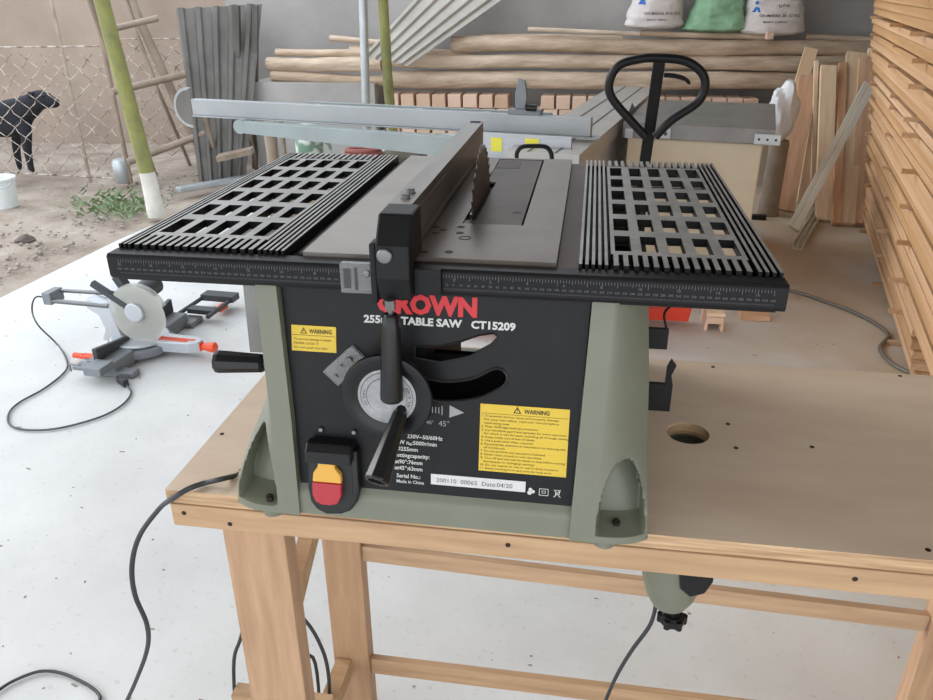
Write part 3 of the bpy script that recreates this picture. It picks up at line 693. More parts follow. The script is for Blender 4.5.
# pivot column and rails
L(MB().prism([(-.20,.05),(-.07,.05),(-.10,.16),(-.11,.25),(-.24,.28),(-.25,.22),(-.19,.19),(-.17,.12)], lambda a,b,c:(a,c,b), -.035,.035), 'pivot_column', 'mssilver', bevel=.008)
L(MB().lathe([(.035,0),(.05,.01),(.05,.08),(.035,.09)], (-.10,.04,.10), (0,1,0), 20), 'pivot_housing', 'msdark', smooth=True)
L(MB().cyl((-.46,-.03,.245),(-.12,-.03,.245),.012,n=12).cyl((-.46,.04,.275),(-.05,.04,.285),.010,n=12), 'slide_rail', 'steel', smooth=True)
L(MB().box(-.49,-.44,-.045,.055,.225,.29), 'rail_end', 'msgrey', bevel=.006)
# head
L(MB().prism([(-.13,.22),(-.02,.17),(.07,.20),(.06,.29),(-.02,.335),(-.12,.33)], lambda a,b,c:(a,c,b), -.03,.06).lathe([(.04,0),(.05,.01),(.05,.05)],(.05,-.03,.24),(0,-1,0),20), 'saw_head', 'mssilver', bevel=.006)
L(MB().bar((-.17,-.05,.37),(.04,-.05,.24),.03,.03,(0,1,0)).bar((-.02,0,.33),(-.06,.0,.40),.05,.04,(0,1,0)), 'head_link', 'msdark', bevel=.004)
L(MB().lathe([(.04,0),(.052,.01),(.052,.13),(.04,.14)], (.0,.06,.28), (0,1,.1), 20), 'motor', 'msdark', smooth=True)
blp = [(math.cos(a)*r, math.sin(a)*r) for k in range(48) for a,r in ((2*PI*k/48,.137),(2*PI*(k+.5)/48,.132))]
L(MB().prism(blp, lambda a,b,c:(.06+a,c,.225+b), -.048,-.046).m(1).lathe([(.02,0),(.02,.006)],(.06,-.048,.225),(0,-1,0),16), 'blade', ['steel','msdark'])
gd = circ(.06,.225,.150,48)
L(MB().prism(gd, lambda a,b,c:(a,c,b), -.060,-.057).m(0), 'blade_guard', 'guard')['label'] = 'frosted round blade guard'
L(MB().prism([(.06+math.cos(a)*.155,.225+math.sin(a)*.155) for a in [math.radians(d_) for d_ in range(20,171,10)]]+[(.06+math.cos(a)*.12,.225+math.sin(a)*.12) for a in [math.radians(d_) for d_ in range(170,19,-10)]], lambda a,b,c:(a,c,b), -.056,-.03), 'upper_guard', 'guard')
# cord: from rail end to the plug, in world coordinates then to local
mw = Matrix.Translation(ms.location) @ Matrix.Rotation(ms.rotation_euler.z,4,'Z') @ Matrix.Scale(1.08,4); mi = mw.inverted()
cp = [mw@Vector((-.48,0,.24)), at(36,297,y=2.5), at(32,310,y=2.5), at(38,325,y=2.4), at(55,342,z=.01), at(65,356,z=.008), at(66,370,z=.008), at(45,388,z=.008), at(20,402,z=.008), at(9,413,z=.008), at(10,425,z=.008), at(28,430,z=.008), at(60,428,z=.008), at(100,417,z=.008), at(122,405,z=.008), at(131,393,z=.008), at(126,384,z=.015)]
L(MB().tube([mi@p for p in spline(cp,6)], .0045, 6), 'power_cord', 'cordlight', smooth=True)
pp = mi@at(123,381,z=.02); L(MB().bar(pp-Vector((.035,-.02,0)), pp+Vector((.03,-.02,0)), .035,.03,(0,0,1)).cyl(pp-Vector((.035,-.015,0)),pp-Vector((.055,-.03,0)),.005), 'plug', 'rubber', bevel=.006)

# ------------------------------------------------------------ pallet jack
pj = empty('pallet_jack', (1.02,3.15,0), 'hand pallet jack with black loop handle, parked behind the table saw', 'pallet jack')
Y_ = 3.0
def jp(u,v,y=Y_): return at(u,v,y=y)
loop = [jp(646,137),jp(634,124),(jp(612,98)),(jp(610,80)),(jp(620,65)),(jp(640,59)),(jp(657,58)),(jp(685,61)),(jp(702,73)),(jp(705,88)),(jp(697,103)),jp(672,120),jp(655,137)]
hd = S(MB().tube(spline(loop,6), .021, 12), 'handle_loop', 'black', pj, smooth=True)
S(MB().bar(jp(660,57), jp(643,175,3.12), .056,.03), 'handle_post', 'black', pj, bevel=.006)
S(MB().bar(jp(643,175,3.12), Vector((.985,3.2,.30)), .056,.03), 'handle_shaft', 'black', pj, bevel=.004)
S(MB().tube(spline([jp(664,75),jp(675,76),jp(685,79),jp(690,84)],4), [.011]*8+[.009]*4+[.005], 8), 'release_lever', 'black', pj, smooth=True)
S(MB().cyl((.985,3.2,.10),(.985,3.2,.36),.055).box(.91,1.06,3.15,3.3,.16,.30).cyl((.95,3.2,.08),(1.02,3.2,.08),.08), 'pump', 'jackred', pj, smooth=True)
q = MB().box(.80,.905,2.98,3.42,.05,.26).box(-.30,.80,2.96,3.10,.06,.10).box(-.30,.80,3.30,3.44,.06,.10)
q.prism([(1.03,.04),(1.31,.04),(1.33,.17),(1.22,.17),(1.19,.11),(1.03,.11)], lambda a,b,c: Vector((a,c,b)), 3.25,3.38)
S(q, 'fork_frame', 'jackred', pj, bevel=.006)

# ------------------------------------------------------------ sliding panel saw (rotated local frame)
MA = math.radians(-11)
po = at(601,137,z=1.0)
ps = empty('panel_saw', (po.x,po.y,0), 'large sliding table panel saw with cream cabinet behind the pallet jack', 'panel saw', rz=MA)
pmw = Matrix.Translation(ps.location) @ Matrix.Rotation(MA,4,'Z'); pmi = pmw.inverted()
def lp(u,v,**k): return pmi@at(u,v,**k)
def Pn(mb, name, m, par=None, **k): return mb.build(name, m, par or ps, **k)
# local x: 0 is right edge of sliding table
q = MB().box(-.42,-.01,-.55,2.7,.90,.995)
q.m(1).box(-.30,-.285,-.55,2.7,.9951,.9965).box(-.15,-.135,-.55,2.7,.9951,.9965)
Pn(q, 'sliding_table', ['slide','msdark'])
Pn(MB().box(-.40,-.05,-.53,2.1,.72,.898), 'carriage', 'alurough')
q = MB(); cx1 = lp(776,129,z=1.0).x
q.box(.03,cx1,.62,1.85,.90,.998); Pn(q, 'cast_table', 'machine', bevel=.004)
q = MB().m(0)
for k in range(6): pass
Pn(MB().box(.06,cx1-.06,.66,1.75,.0,.899), 'cabinet', 'cream', bevel=.01)
Pn(MB().box(-.36,-.06,.1,1.9,.0,.719), 'carriage_base', 'cream', bevel=.01)
cr = lp(776,150,y=po.y+.1)
Pn(MB().box(cx1-.12,cx1+.04,.60,.619,.90,.97), 'end_bracket', 'galv', bevel=.006)
q = MB()
for i in range(3): q.cyl((cx1-.09+.05*i,.6,.935),(cx1-.09+.05*i,.599,.935),.008,n=10)
Pn(q, 'bracket_holes', 'castdark')
Pn(MB().box(.05,.10,.60,.619,.90,.96).box(.28,.34,.60,.619,.91,.97), 'rail_clip', 'galv')
Pn(MB().cyl((.31,.60,.94),(.31,.594,.94),.012).cyl((.20,.615,.95),(.20,.60,.95),.012), 'rail_bolt', 'msdark')
Pn(MB().prism([(.07,.999),(.40,.999),(.24,1.07)], lambda a,b,c:(.015+c, .75+a*1.2, b), 0,.003), 'blade', 'steel')
# near carriage end with handle
a0 = lp(440,165,z=.9); a1 = lp(600,128,z=.93)
q = MB().box(-.72,-.01,-.86,-.56,.80,.86); Pn(q, 'carriage_front', 'armlight', bevel=.004)
q = MB().tube(spline([lp(517,161,y=2.83),lp(517,153,y=2.83),lp(522,147,y=2.83),lp(534,146,y=2.83),lp(546,147,y=2.83),lp(551,153,y=2.83),lp(552,160,y=2.83)],5), .011, 8)
Pn(q, 'push_handle', 'black', smooth=True)
# crosscut fence beam
pa, pb = lp(193,115,z=1.02), lp(590,137,z=1.02)
yy = (pa.y+pb.y)/2
q = MB().add([pa,pb,pb+Vector((0,.055,0)),pa+Vector((0,.055,0))]+[p+Vector((0,0,.105)) for p in (pa,pb,pb+Vector((0,.055,0)),pa+Vector((0,.055,0)))], [(0,3,2,1),(4,5,6,7),(0,1,5,4),(1,2,6,5),(2,3,7,6),(3,0,4,7)])
q.add([pa+Vector((0,-.012,-.01)),pb+Vector((.06,-.012,-.01)),pb+Vector((.06,.06,-.01)),pa+Vector((0,.06,-.01))]+[pa+Vector((0,-.012,.0)),pb+Vector((.06,-.012,.0)),pb+Vector((.06,.06,0)),pa+Vector((0,.06,0))], [(0,3,2,1),(4,5,6,7),(0,1,5,4),(1,2,6,5),(2,3,7,6),(3,0,4,7)])
beam = Pn(q, 'crosscut_fence', 'bluegrey', bevel=.004)
pc = pa+Vector((-.03,.03,.045)); r_ = .135
q = MB().prism([(math.cos(a)*r_,math.sin(a)*r_) for a in [math.radians(d_) for d_ in range(80,281,12)]]+[(-.0,-r_*.92)]+[(0,r_*.9)], lambda a,b,c: (pc.x+a,pc.y+c,pc.z+b), -.012,.0)
q.m(1).prism([(math.cos(a)*r_*.86,math.sin(a)*r_*.86) for a in [math.radians(d_) for d_ in range(80,281,12)]], lambda a,b,c: (pc.x+a,pc.y+c,pc.z+b), -.014,-.0125)
Pn(q, 'angle_disc', ['bluegrey','sheetdark'], beam)
# rear support bar and bridge plates behind the beam
qa, qb = lp(300,104,z=1.02), lp(520,118,z=1.02)
Pn(MB().bar(pa+Vector((.75,.28,.06)), pb+Vector((-.3,.28,.06)), .04,.05,(0,1,0)), 'rear_bar', 'armlight')
for t_ in (.36,.62,.78):
    c = pa.lerp(pb,t_); Pn(MB().bar(c+Vector((-.04,.06,.10)), c+Vector((.08,.30,.06)), .05,.012,(1,0,0)), 'bridge_plate', 'galv')
# flip stop
fs_ = pa.lerp(pb,.845)+Vector((0,.03,.105)); Pn(MB().box(fs_.x-.07,fs_.x+.13,fs_.y-.03,fs_.y+.03,fs_.z,fs_.z+.03).prism([(-.03,.03),(.03,.03),(.04,.10),(.025,.19),(-.015,.2),(-.03,.12)], lambda a,b,c:(fs_.x+a,fs_.y+c,fs_.z+b), -.015,.015), 'flip_stop', 'msgrey', beam, bevel=.004)
Pn(MB().cyl(fs_+Vector((.05,-.05,.045)),fs_+Vector((.11,-.05,.045)),.02).cyl(fs_+Vector((.08,-.05,.045)),fs_+Vector((.08,-.0,.03)),.012), 'stop_knob', 'blackgrip', beam, smooth=True)
# lower outrigger arm
oa, ob = lp(240,127,y=3.95), lp(466,149,y=3.55)
q = MB().add([oa+Vector((0,0,-.04)),ob+Vector((0,0,-.06)),ob+Vector((0,.07,-.06)),oa+Vector((0,.07,-.04)),oa+Vector((0,0,.035)),ob+Vector((0,0,.06)),ob+Vector((0,.07,.06)),oa+Vector((0,.07,.035))], [(0,3,2,1),(4,5,6,7),(0,1,5,4),(1,2,6,5),(2,3,7,6),(3,0,4,7)])
arm = Pn(q, 'outrigger_arm', 'armlight', bevel=.004)
Pn(MB().lathe([(.045,0),(.045,.075)], oa+Vector((-.005,-.003,-.0)), (0,1,0), 24), 'arm_pivot', 'armlight', arm, smooth=True)
for (u0,v0,u1,v1) in ((491,138,502,151),(525,139,539,144)):
    p0 = lp(u0,v1,y=3.25); p1 = lp(u1,v0,y=3.25)
c = lp(497,149,y=3.42); 
q = MB().box(-.72,-.06,-.54,-.50,.62,.90); Pn(q, 'carriage_side', 'armlight')
# front plate carrying the yellow stickers
sA, sB = lp(455,162,y=3.5), lp(600,150,y=3.25)
pl = lp(483,163,y=3.45); pr = lp(556,150,y=3.35)
fy = pl.y
Pn(MB().box(pl.x-.12,pr.x+.08,fy+.002,fy+.03,pl.z-.12,pl.z+.17), 'sticker_plate', 'alurough', bevel=.003)
for (u0,v0,u1,v1) in ((491,138,502,151),(525,139,539,145)):
    def onp(u,v):
        a = pmi@CAMP; b = lp(u,v,y=4.0); d_ = b-a; return a+d_*((fy-a.y)/d_.y)
    p0 = onp(u0,v1); p1 = onp(u1,v0)
    Pn(MB().box(p0.x,p1.x,fy-.001,fy+.0015,p0.z,p1.z), 'caution_sticker', 'stk')['label'] = 'yellow sticker'

# ------------------------------------------------------------ logs, blocks on the plinth
LY = 7.12
def logobj(u0,u1,v0,v1,r,lab,grp=None,dy=0,seed=0,name='log'):
    a = at(u0,v0,y=LY+dy); b = at(u1,v1,y=LY+dy); Ln = (b-a).length
    def fn(s_,t_):
        x = s_*Ln; an = t_*2*PI
        k = r*(1+.16*noise.noise(Vector((x*1.3,math.cos(an)*.8,seed+math.sin(an)*.8)))+.10*noise.noise(Vector((x*5,math.cos(an)*2,seed+9+math.sin(an)*2)))) * (1-.12*s_ if seed%2 else .9+.12*s_)
        cy = .05*noise.noise(Vector((x*.6,seed,0))); cz = .03*noise.noise(Vector((x*.6,0,seed)))
        return (x, cy+math.cos(an)*k, cz+math.sin(an)*k)
    mb = MB().grid(fn, 48, 16); n0 = 49
    i0 = [j*n0 for j in range(16)]; i1 = [j*n0+48 for j in range(16)]
    mb.m(1); o = len(mb.v); mb.f += [i0, i1[::-1]]; mb.mi += [1,1]
    d_ = (b-a); o = mb.build(name, ['log','logend'], smooth=True, loc=a, rot=(0,-math.asin(d_.z/Ln),math.atan2(d_.y,d_.x)))
    return tag(o, lab, 'log', grp)
logobj(390,885,79,81,.088,'long log lying directly on the row of wood blocks, lowest of the right pile',seed=1)
logobj(384,885,61,63,.070,'long log second from bottom in the right pile, behind the handle loop',seed=2,dy=.02)
logobj(452,885,44,49,.078,'long smooth log on top of the right pile under the sacks',seed=3,dy=.04)
logobj(528,640,29,33,.020,'thin split stick lying on top of the right log pile','',dy=-.02,seed=4,name='stick')
logobj(482,622,37,39,.030,'thin short log tucked behind the topmost log, left of the sacks',dy=.2,seed=5)
logobj(640,770,33,38,.03,'thin pole lying under the green sack',dy=.06,seed=6)
logobj(805,885,37,40,.035,'yellowish pole at the back right above the top log',dy=.15,seed=16)
logobj(268,382,64,63,.077,'thick log with sawn pink end, left pile middle row',seed=8)
logobj(272,384,75,79,.058,'thinner log at the bottom of the left pile by the galvanised pole',seed=9)
logobj(276,366,52,54,.038,'slim log resting on the thick log, left pile',seed=10,dy=.0)
logobj(330,392,38,42,.032,'short stick on top of the left pile behind the galvanised pole',seed=11,dy=.12,name='stick')
logobj(350,470,50,54,.05,'log behind the green pole, under the corrugated sheet',seed=12,dy=.12)
# wood blocks
cols = [at(392+i*15.6,100,y=LY-.10).x for i in range(24)]
shapes = []
for j in range(5):
    w_, h_ = .145-.004*(j%3), .127-.003*(j%2)
    n1 = random.uniform(-.012,.012)
    pts = [(-w_/2+random.uniform(0,.008),0),(w_/2,0),(w_/2-random.uniform(0,.008),h_),(-w_/2+random.uniform(0,.01),h_-random.uniform(0,.006))]
    b_ = MB().prism(pts, lambda a,b,c:(a,c,b), 0,.26).build('wood_block', 'block', bevel=.006); shapes.append(b_)
used = set(); rows = (.451,.580,.709)
names_row = ('bottom','middle','top')
for ri,zr in enumerate(rows):
    for ci,x in enumerate(cols):
        if ri == 2 and ci in (8,9): continue
        j = (ri*7+ci*3+ci//4)%5
        if j in used: b_ = shapes[j].copy(); COL.objects.link(b_)
        else: b_ = shapes[j]; used.add(j)
        b_.location = (x+(.03 if ri%2 else 0)+random.uniform(-.004,.004), LY-.12+random.uniform(-.012,.012), zr)
        tag(b_, f'squared wood block end, {names_row[ri]} row of the stack under the right log pile', 'wood block', f'squared wood blocks in the {names_row[ri]} row')
for j in range(5):
    if j not in used: bpy.data.objects.remove(shapes[j])
for i,(u,v,wd_) in enumerate(((402,90,26),(392,100,22))): pass

# sacks
def sack(x0,x1,z0,h,y,m,name,lab,seed,lean=0,taper=.7):
    cx = (x0+x1)/2; w_ = (x1-x0)/2
    def fn(a,b):
        t_ = a*2*PI; c, s_ = math.cos(t_), math.sin(t_)
        bb = b; prof = (min(1,bb/.06)**.5)*(1.0-(1-taper)*sst((bb-.02)/.9)); 
        if bb > .93: prof *= max(.0,(1-bb)/.07)**.5
        cc = abs(c)**.75*(1 if c>0 else -1); ss = abs(s_)**.75*(1 if s_>0 else -1)
        corner = 1+.12*max(0,.15-bb)/.15*abs(c)**3
        p = Vector((cc*w_*prof*corner, ss*.17*min(1,prof*1.05), h*bb))
        k = .028*noise.noise(Vector((p.x*5,p.y*5+seed,p.z*5)))+.014*noise.noise(Vector((p.x*14,p.y*9+seed,p.z*22)))
        p += Vector((c,s_,0))*k; p.x += lean*bb; return p
    o = MB().grid(fn, 48, 40).build(name, m, smooth=True, loc=(cx,y,z0)); return tag(o, lab, 'sack'), cx
sx = [at(u,v,y=7.05) for u,v in ((625,32),(683,30),(683,34),(747,38),(740,38),(806,38))]
ys_ = 7.22
o1,c1 = sack(sx[0].x,sx[1].x,1.435,.62,ys_,'sackw','sack','white woven sack with blue print, at the left of the three sacks',1,taper=.72,lean=.04)
o2,c2 = sack(sx[2].x+.02,sx[3].x,1.41,.50,ys_+.02,'sackg','sack','green woven sack between the two white sacks',5,taper=.62,lean=.0)
o3,c3 = sack(sx[4].x+.03,sx[5].x,1.375,.72,ys_,'sackw','sack','white woven sack with printed lines, right of the green sack',9,taper=.74,lean=-.02)
def sackprint(o, rows_, logo):
    dg = bpy.context.evaluated_depsgraph_get; me = o.data; bl_ = MB(); bk = MB()
    from mathutils.bvhtree import BVHTree
    bv = BVHTree.FromPolygons([v.co for v in me.vertices], [list(p.vertices) for p in me.polygons])
    def pr(mb, vs, fs, x, z):
        out = []
        for v in vs:
            hit = bv.ray_cast(Vector((x+v.x,-2,z+v.y)), Vector((0,1,0)))[0]
            out.append((hit if hit else Vector((x+v.x,-.15,z+v.y)))+Vector((0,-.006,0)))
        mb.add(out, fs)
    for s_,x,z,h in rows_: vs, fs = text(s_, h, bold=.01); pr(bk, vs, fs, x, z)
    lx,lz,r = logo
    pr(bl_, [Vector((a,b,0)) for a,b in circ(0,.045,r*.45,14)], [list(range(14))], lx, lz)
    pr(bl_, [Vector(p) for p in ((-r,-r,0),(r,-r,0),(r*.7,r*.1,0),(-r*.2,r*.4,0))], [(0,1,2,3)], lx, lz+.0)
    bk.build('sack_print', 'greyprint' if False else 'inkdark', o, fix=False); bl_.build('sack_emblem', 'blueink', o, fix=False)
sackprint(o3, (('ZKI ANNOVONN',-.12,.335,.040),('\u00b7 \u0446 \u043f \u043e',-.02,.26,.028),('ON MARAA  20 - 0,1 KG',-.16,.175,.024),('MADE BY COMPANY',-.12,.125,.016)), (-.19,.25,.035))
sackprint(o1, (('ON MARAA 20 0,1 KG',-.10,.135,.024),('MADE BY COMPANY',-.07,.085,.014)), (-.13,.26,.035))
tag(MB().box(-.03,.03,-.02,.10,-.02,.04).build('wood_block','block',bevel=.005,loc=(at(771,32,y=6.96).x,6.97,1.385)), 'small wood block end poking out beneath the printed white sack on the logs', 'wood block')

# corrugated sheets
def corr(P, n, amp, name, m, lab):
    A,B,C,D = P  # A->B across ridges, A->D along
    nn = (B-A).cross(D-A).normalized()
    mb = MB()
    def prof(a): 
        t_ = (a*n)%1; return amp*(sst(t_/.15) if t_<.15 else (1 if t_<.4 else (1-sst((t_-.4)/.15) if t_<.55 else 0)))
    def mk(off):
        return lambda a,b: (A.lerp(B,a)).lerp(D.lerp(C,a),b)+nn*(prof(a)+off)
    mb.grid(mk(0), n*14, 2); mb.grid(mk(-.0015), n*14, 2)
    return tag(mb.build(name, m), lab, 'metal sheet')
A = at(363,57,y=6.75); B = at(407,66,y=6.75); C = at(524,-16,y=7.35); D = at(447,-38,y=7.35)
corr((A,B,C,D), 5, .03, 'corrugated_sheet', 'sheet', 'light corrugated metal sheet leaning diagonally against the wall above the logs')
A = at(199,182,z=0); B = at(268,168,z=0); B = Vector((B.x,A.y+.15,0)); A.z=B.z=.0
D = at(176,9,y=A.y+.55); C = at(262,4,y=B.y+.55)
corr((A,B,C,D), 5, .03, 'corrugated_sheet', 'sheetdark', 'dark weathered corrugated sheet standing upright beside the log ladder')
A2 = at(228,170,z=0)
tag(MB().bar(at(258,160,z=0)-Vector((0,.5,0)), at(236,5,y=6.9), .07,.05).bar(at(264,160,z=0)+Vector((.08,-.45,0)), at(246,5,y=6.95)+Vector((.1,0,0)), .05,.05).build('metal_channel', 'sheetdark'), 'pair of grey metal channels leaning beside the dark corrugated sheet', 'metal channel')

# posts
def pole(P, r, name, m, lab, cat='post', m2=None, zz=None, n=14):
    P = [Vector(p) for p in P]; L_ = spline(P, 6) if len(P) > 2 else [P[0].lerp(P[1], i/12) for i in range(13)]
    rs = [r*(1+.05*math.sin(i*2.1)) if m != 'galv' else r for i in range(len(L_))]
    return tag(MB().tube(L_, rs, n).build(name, m, smooth=True), lab, cat)
pf = at(157,216,z=0)
q = MB(); p1 = Vector((pf.x,pf.y,0)); pm1 = at(147,172,y=pf.y); p2 = at(137,150,y=pf.y-.05); p3 = at(98,-5,y=pf.y-.05); p4 = p3+(p3-p2)*.9
post = empty('timber_post', (pf.x,pf.y,0), 'slanting lime green painted post with whitewashed foot at the slab edge', 'post')
S(MB().tube([p1.lerp(pm1,i/4) for i in range(5)], [.08,.075,.07,.067,.066], 16), 'whitewashed_foot', 'limewash', post, smooth=True)
S(MB().tube([pm1.lerp(p4,i/10) for i in range(11)], [.066-.001*i for i in range(11)], 16), 'green_shaft', 'bamboo', post, smooth=True)
pole([at(146,183,z=-.02)+Vector((-.1,.35,0)), at(88,-8,y=5.6), at(80,-60,y=5.6)], .034, 'pole', 'oldwood', 'thin weathered pole standing just left of the slanting green post')
gp = at(366,105,y=5.6); pole([gp+(gp-at(363,0,y=5.6))*1.35, gp, at(363,0,y=5.6), at(363,0,y=5.6)+(at(363,0,y=5.6)-gp)*3.0], .036, 'metal_pole', 'galv', 'galvanised metal pole rising behind the crosscut beam')
gg = at(390,105,y=5.6); g2 = at(383,0,y=5.6); pole([(gg.x+.08,5.6,0), gg, g2, g2+(g2-gg)*1.4], .042, 'timber_post', 'bamboo', 'slender light green post just right of the galvanised pole')
# log ladder at left
fy_ = 6.6
lad = empty('pole_ladder', at(200,178,z=0), 'rough ladder made of weathered poles leaning behind the green post', 'ladder')
S(MB().tube([at(215,176,z=0), at(184,118,y=6.65), at(137,15,y=6.7), at(125,-20,y=6.75)], .045, 12), 'rail', 'oldwood', lad, smooth=True)
S(MB().tube([at(190,165,z=.0), at(158,90,y=6.6), at(128,10,y=6.65), at(118,-20,y=6.7)], .02, 10), 'rail', 'oldwood', lad, smooth=True)
for (u0,v0,u1,v1,y0,r_) in ((100,32,158,18,6.3,.03),(112,92,186,74,6.35,.035),(128,162,206,133,6.4,.035)):
    S(MB().tube([at(u0,v0,y=y0-.2), at((u0+u1)/2,(v0+v1)/2,y=y0+.1), at(u1,v1,y=y0+.25)], r_, 10), 'rung', 'oldwood', lad, smooth=True)
# wooden trestle behind the green panel
tr = empty('wooden_trestle', at(235,172,z=0), 'low wooden trestle with a plank shelf standing behind the table saw wing', 'trestle')
S(MB().bar(at(221,175,z=0), at(204,112,y=6.4), .035,.035), 'leg', 'oldwood', tr); S(MB().bar(at(257,170,z=0), at(245,115,y=6.5), .035,.035), 'leg', 'oldwood', tr)
S(MB().bar(at(218,158,y=6.4), at(253,150,y=6.5), .05,.2,(0,0,1)), 'shelf', 'oldwood', tr)
# chain link fence
FY = 6.3
cf = empty('wire_fence', (-4.6,FY,0), 'rusty chain link fence with wire frame in front of the black dog', 'fence')
fx0, fx1, fzt, fzb = -7.0, -3.98, 1.28, .06
q = MB(); cw_, ch_ = .215, .19
def clip_line(x, s_):
    pts = []; z = fzb; i = 0
    while z < fzt+.001:
        if fx0 <= x <= fx1: pts.append(Vector((x, FY+.01*(1 if (i//2)%2 else -1), z)))
        elif pts: break
        x += s_*cw_/4*(.7 if i%2 else 1.3); z += ch_/4; i += 1
    return pts
x = fx0-3
while x < fx1+3:
    for s_ in (1,-1):
        P_ = clip_line(x, s_)
        if len(P_) > 1: q.tube(P_, .0045, 4, caps=False)
    x += cw_
S(q, 'wire_mesh', 'wire', cf)
S(MB().cyl((fx0,FY,fzt),(fx1,FY,fzt+.04),.008,n=6), 'frame_bar', 'wire', cf); S(MB().cyl((fx0,FY,fzb+.04),(fx1,FY,fzb-.02),.009,n=6), 'frame_bar', 'wire', cf)
S(MB().cyl((fx1,FY,0),(fx1-.03,FY,fzt+.5),.022,n=8), 'end_post', 'oldwood', cf)
q = MB(); fx0, fx1 = -4.45,-3.45
x = fx0-3
while x < fx1+3:
    for s_ in (1,-1):
        P_ = clip_line(x, s_)
        if len(P_) > 1: q.tube([p+Vector((0,.95,.04)) for p in P_], .0055, 4, caps=False)
    x += cw_
cf2 = empty('wire_fence', (-3.9,FY+.95,0), 'narrow chain link panel behind the pole ladder, right of the green post', 'fence')
S(q, 'wire_mesh', 'wire', cf2); S(MB().cyl((-4.5,FY+.95,1.33),(-3.4,FY+.95,1.34),.008,n=6), 'frame_bar', 'wire', cf2)
pole([at(83,147,y=6.5)-Vector((0,0,.6)), at(50,-5,y=7.4)], .018, 'stick', 'oldwood', 'thin bare stick leaning on the clay wall behind the chain link fence', 'stick')
tag(MB().lathe([(.07,0),(.085,.02),(.09,.2),(.07,.24),(.03,.25)], at(116,186,z=0)+Vector((0,.15,0)), (0,0,1), 16).build('plastic_canister','galv',smooth=True), 'small pale canister standing behind the fence end post', 'canister')
# pail
pp = at(6,207,z=-.02)
pail = empty('white_pail', pp, 'white plastic pail on the dirt at the left edge', 'pail')
S(MB().lathe([(.12,0),(.125,.005),(.15,.25),(.158,.255),(.158,.275),(.15,.28),(.145,.25),(.118,.02)], pp+Vector((-.02,0,0)), (0,0,1), 28), 'bucket', 'pail', pail, smooth=True)
S(MB().tube(spline([pp+Vector((.13,0,.26)), pp+Vector((.18,-.08,.26)), pp+Vector((.17,-.14,.22)), pp+Vector((.0,-.17,.2)), pp+Vector((-.16,-.1,.22))],5), .005, 6), 'bail_handle', 'galv', pail)
# fallen gutter / pipe
tag(MB().bar(at(178,190,z=.05), at(300,168,z=.05), .10,.05,(0,1,0)).build('metal_gutter','galv',bevel=.01), 'pale metal gutter lying on the ground behind the left wing', 'gutter')

# ------------------------------------------------------------ dog (skinned)
DY = 6.6
def dp(u,v,dy=0): return at(u,v,y=DY+dy)
hs = dp(-62,170).z
js = {}
J = [('pelvis',dp(-62,122),.15),('belly',dp(-30,124),.15),('chest',dp(8,120),.19),('withers',dp(24,110),.15),('neck',dp(33,104),.115),('head',dp(41,98),.112),('muzzle',dp(52,102),.068),('nose',dp(60,104),.042),
 ('tail1',dp(-76,118),.04),('tail2',dp(-92,135),.03),
 ('shL',dp(26,128,-.10),.085),('elL',dp(27,148,-.11),.055),('wrL',dp(31,168,-.11),.038),('paL',dp(35,183,-.11),.045),
 ('shR',dp(18,128,.12),.085),('elR',dp(16,148,.12),.05),('wrR',dp(20,168,.12),.036),('paR',dp(24,181,.12),.042),
 ('hiL',dp(-58,132,-.10),.10),('knL',dp(-48,150,-.11),.065),('hoL',dp(-62,168,-.11),.038),('ftL',dp(-55,186,-.11),.042),
 ('hiR',dp(-64,132,.12),.10),('knR',dp(-54,150,.12),.065),('hoR',dp(-68,166,.12),.038),('ftR',dp(-61,184,.12),.042)]
idx = {n:i for i,(n,_,_) in enumerate(J)}
E_ = [('pelvis','belly'),('belly','chest'),('chest','withers'),('withers','neck'),('neck','head'),('head','muzzle'),('muzzle','nose'),('pelvis','tail1'),('tail1','tail2'),
 ('chest','shL'),('shL','elL'),('elL','wrL'),('wrL','paL'),('chest','shR'),('shR','elR'),('elR','wrR'),('wrR','paR'),('pelvis','hiL'),('hiL','knL'),('knL','hoL'),('hoL','ftL'),('pelvis','hiR'),('hiR','knR'),('knR','hoR'),('hoR','ftR')]
low = min(p.z-.02 for _,p,_ in J if True)
for i,(n,p,r) in enumerate(J):
    if n[:2] in ('pa','ft'): p.z = .03
base_ = dp(0,0); me = bpy.data.meshes.new('dog')
org = Vector((J[2][1].x, DY, 0))
me.from_pydata([tuple(p-org) for _,p,_ in J], [(idx[a],idx[b]) for a,b in E_], [])
dog = bpy.data.objects.new('dog', me); COL.objects.link(dog); dog.location = org
sk = dog.modifiers.new('skin','SKIN'); dog.modifiers.new('sub','SUBSURF').levels = 2; dog.modifiers['sub'].render_levels = 2
for i,(n,p,r) in enumerate(J): me.skin_vertices[0].data[i].radius = (r*.8,r)
me.skin_vertices[0].data[0].use_root = True; me.materials.append(M['dog'])
try: sk.use_smooth_shade = True
except Exception: pass
tag(dog, 'large black dog standing behind the chain link fence facing right', 'dog')
hp = J[idx['head']][1]
for s_ in (-1,1):
    MB().prism([(-.05,.0),(.02,.0),(-.045,-.10),(-.075,-.07)], lambda a,b,c: (hp.x-.03+a, hp.y+c, hp.z+.07+b), s_*.07-.012, s_*.07+.012).build('ear','dog',dog,world=True,bevel=.008)
for s_ in (-1,1): MB().ball((hp.x+.07,hp.y+s_*.055,hp.z+.03),.012,.012,.012).build('eye','blackgrip',dog,world=True,smooth=True)

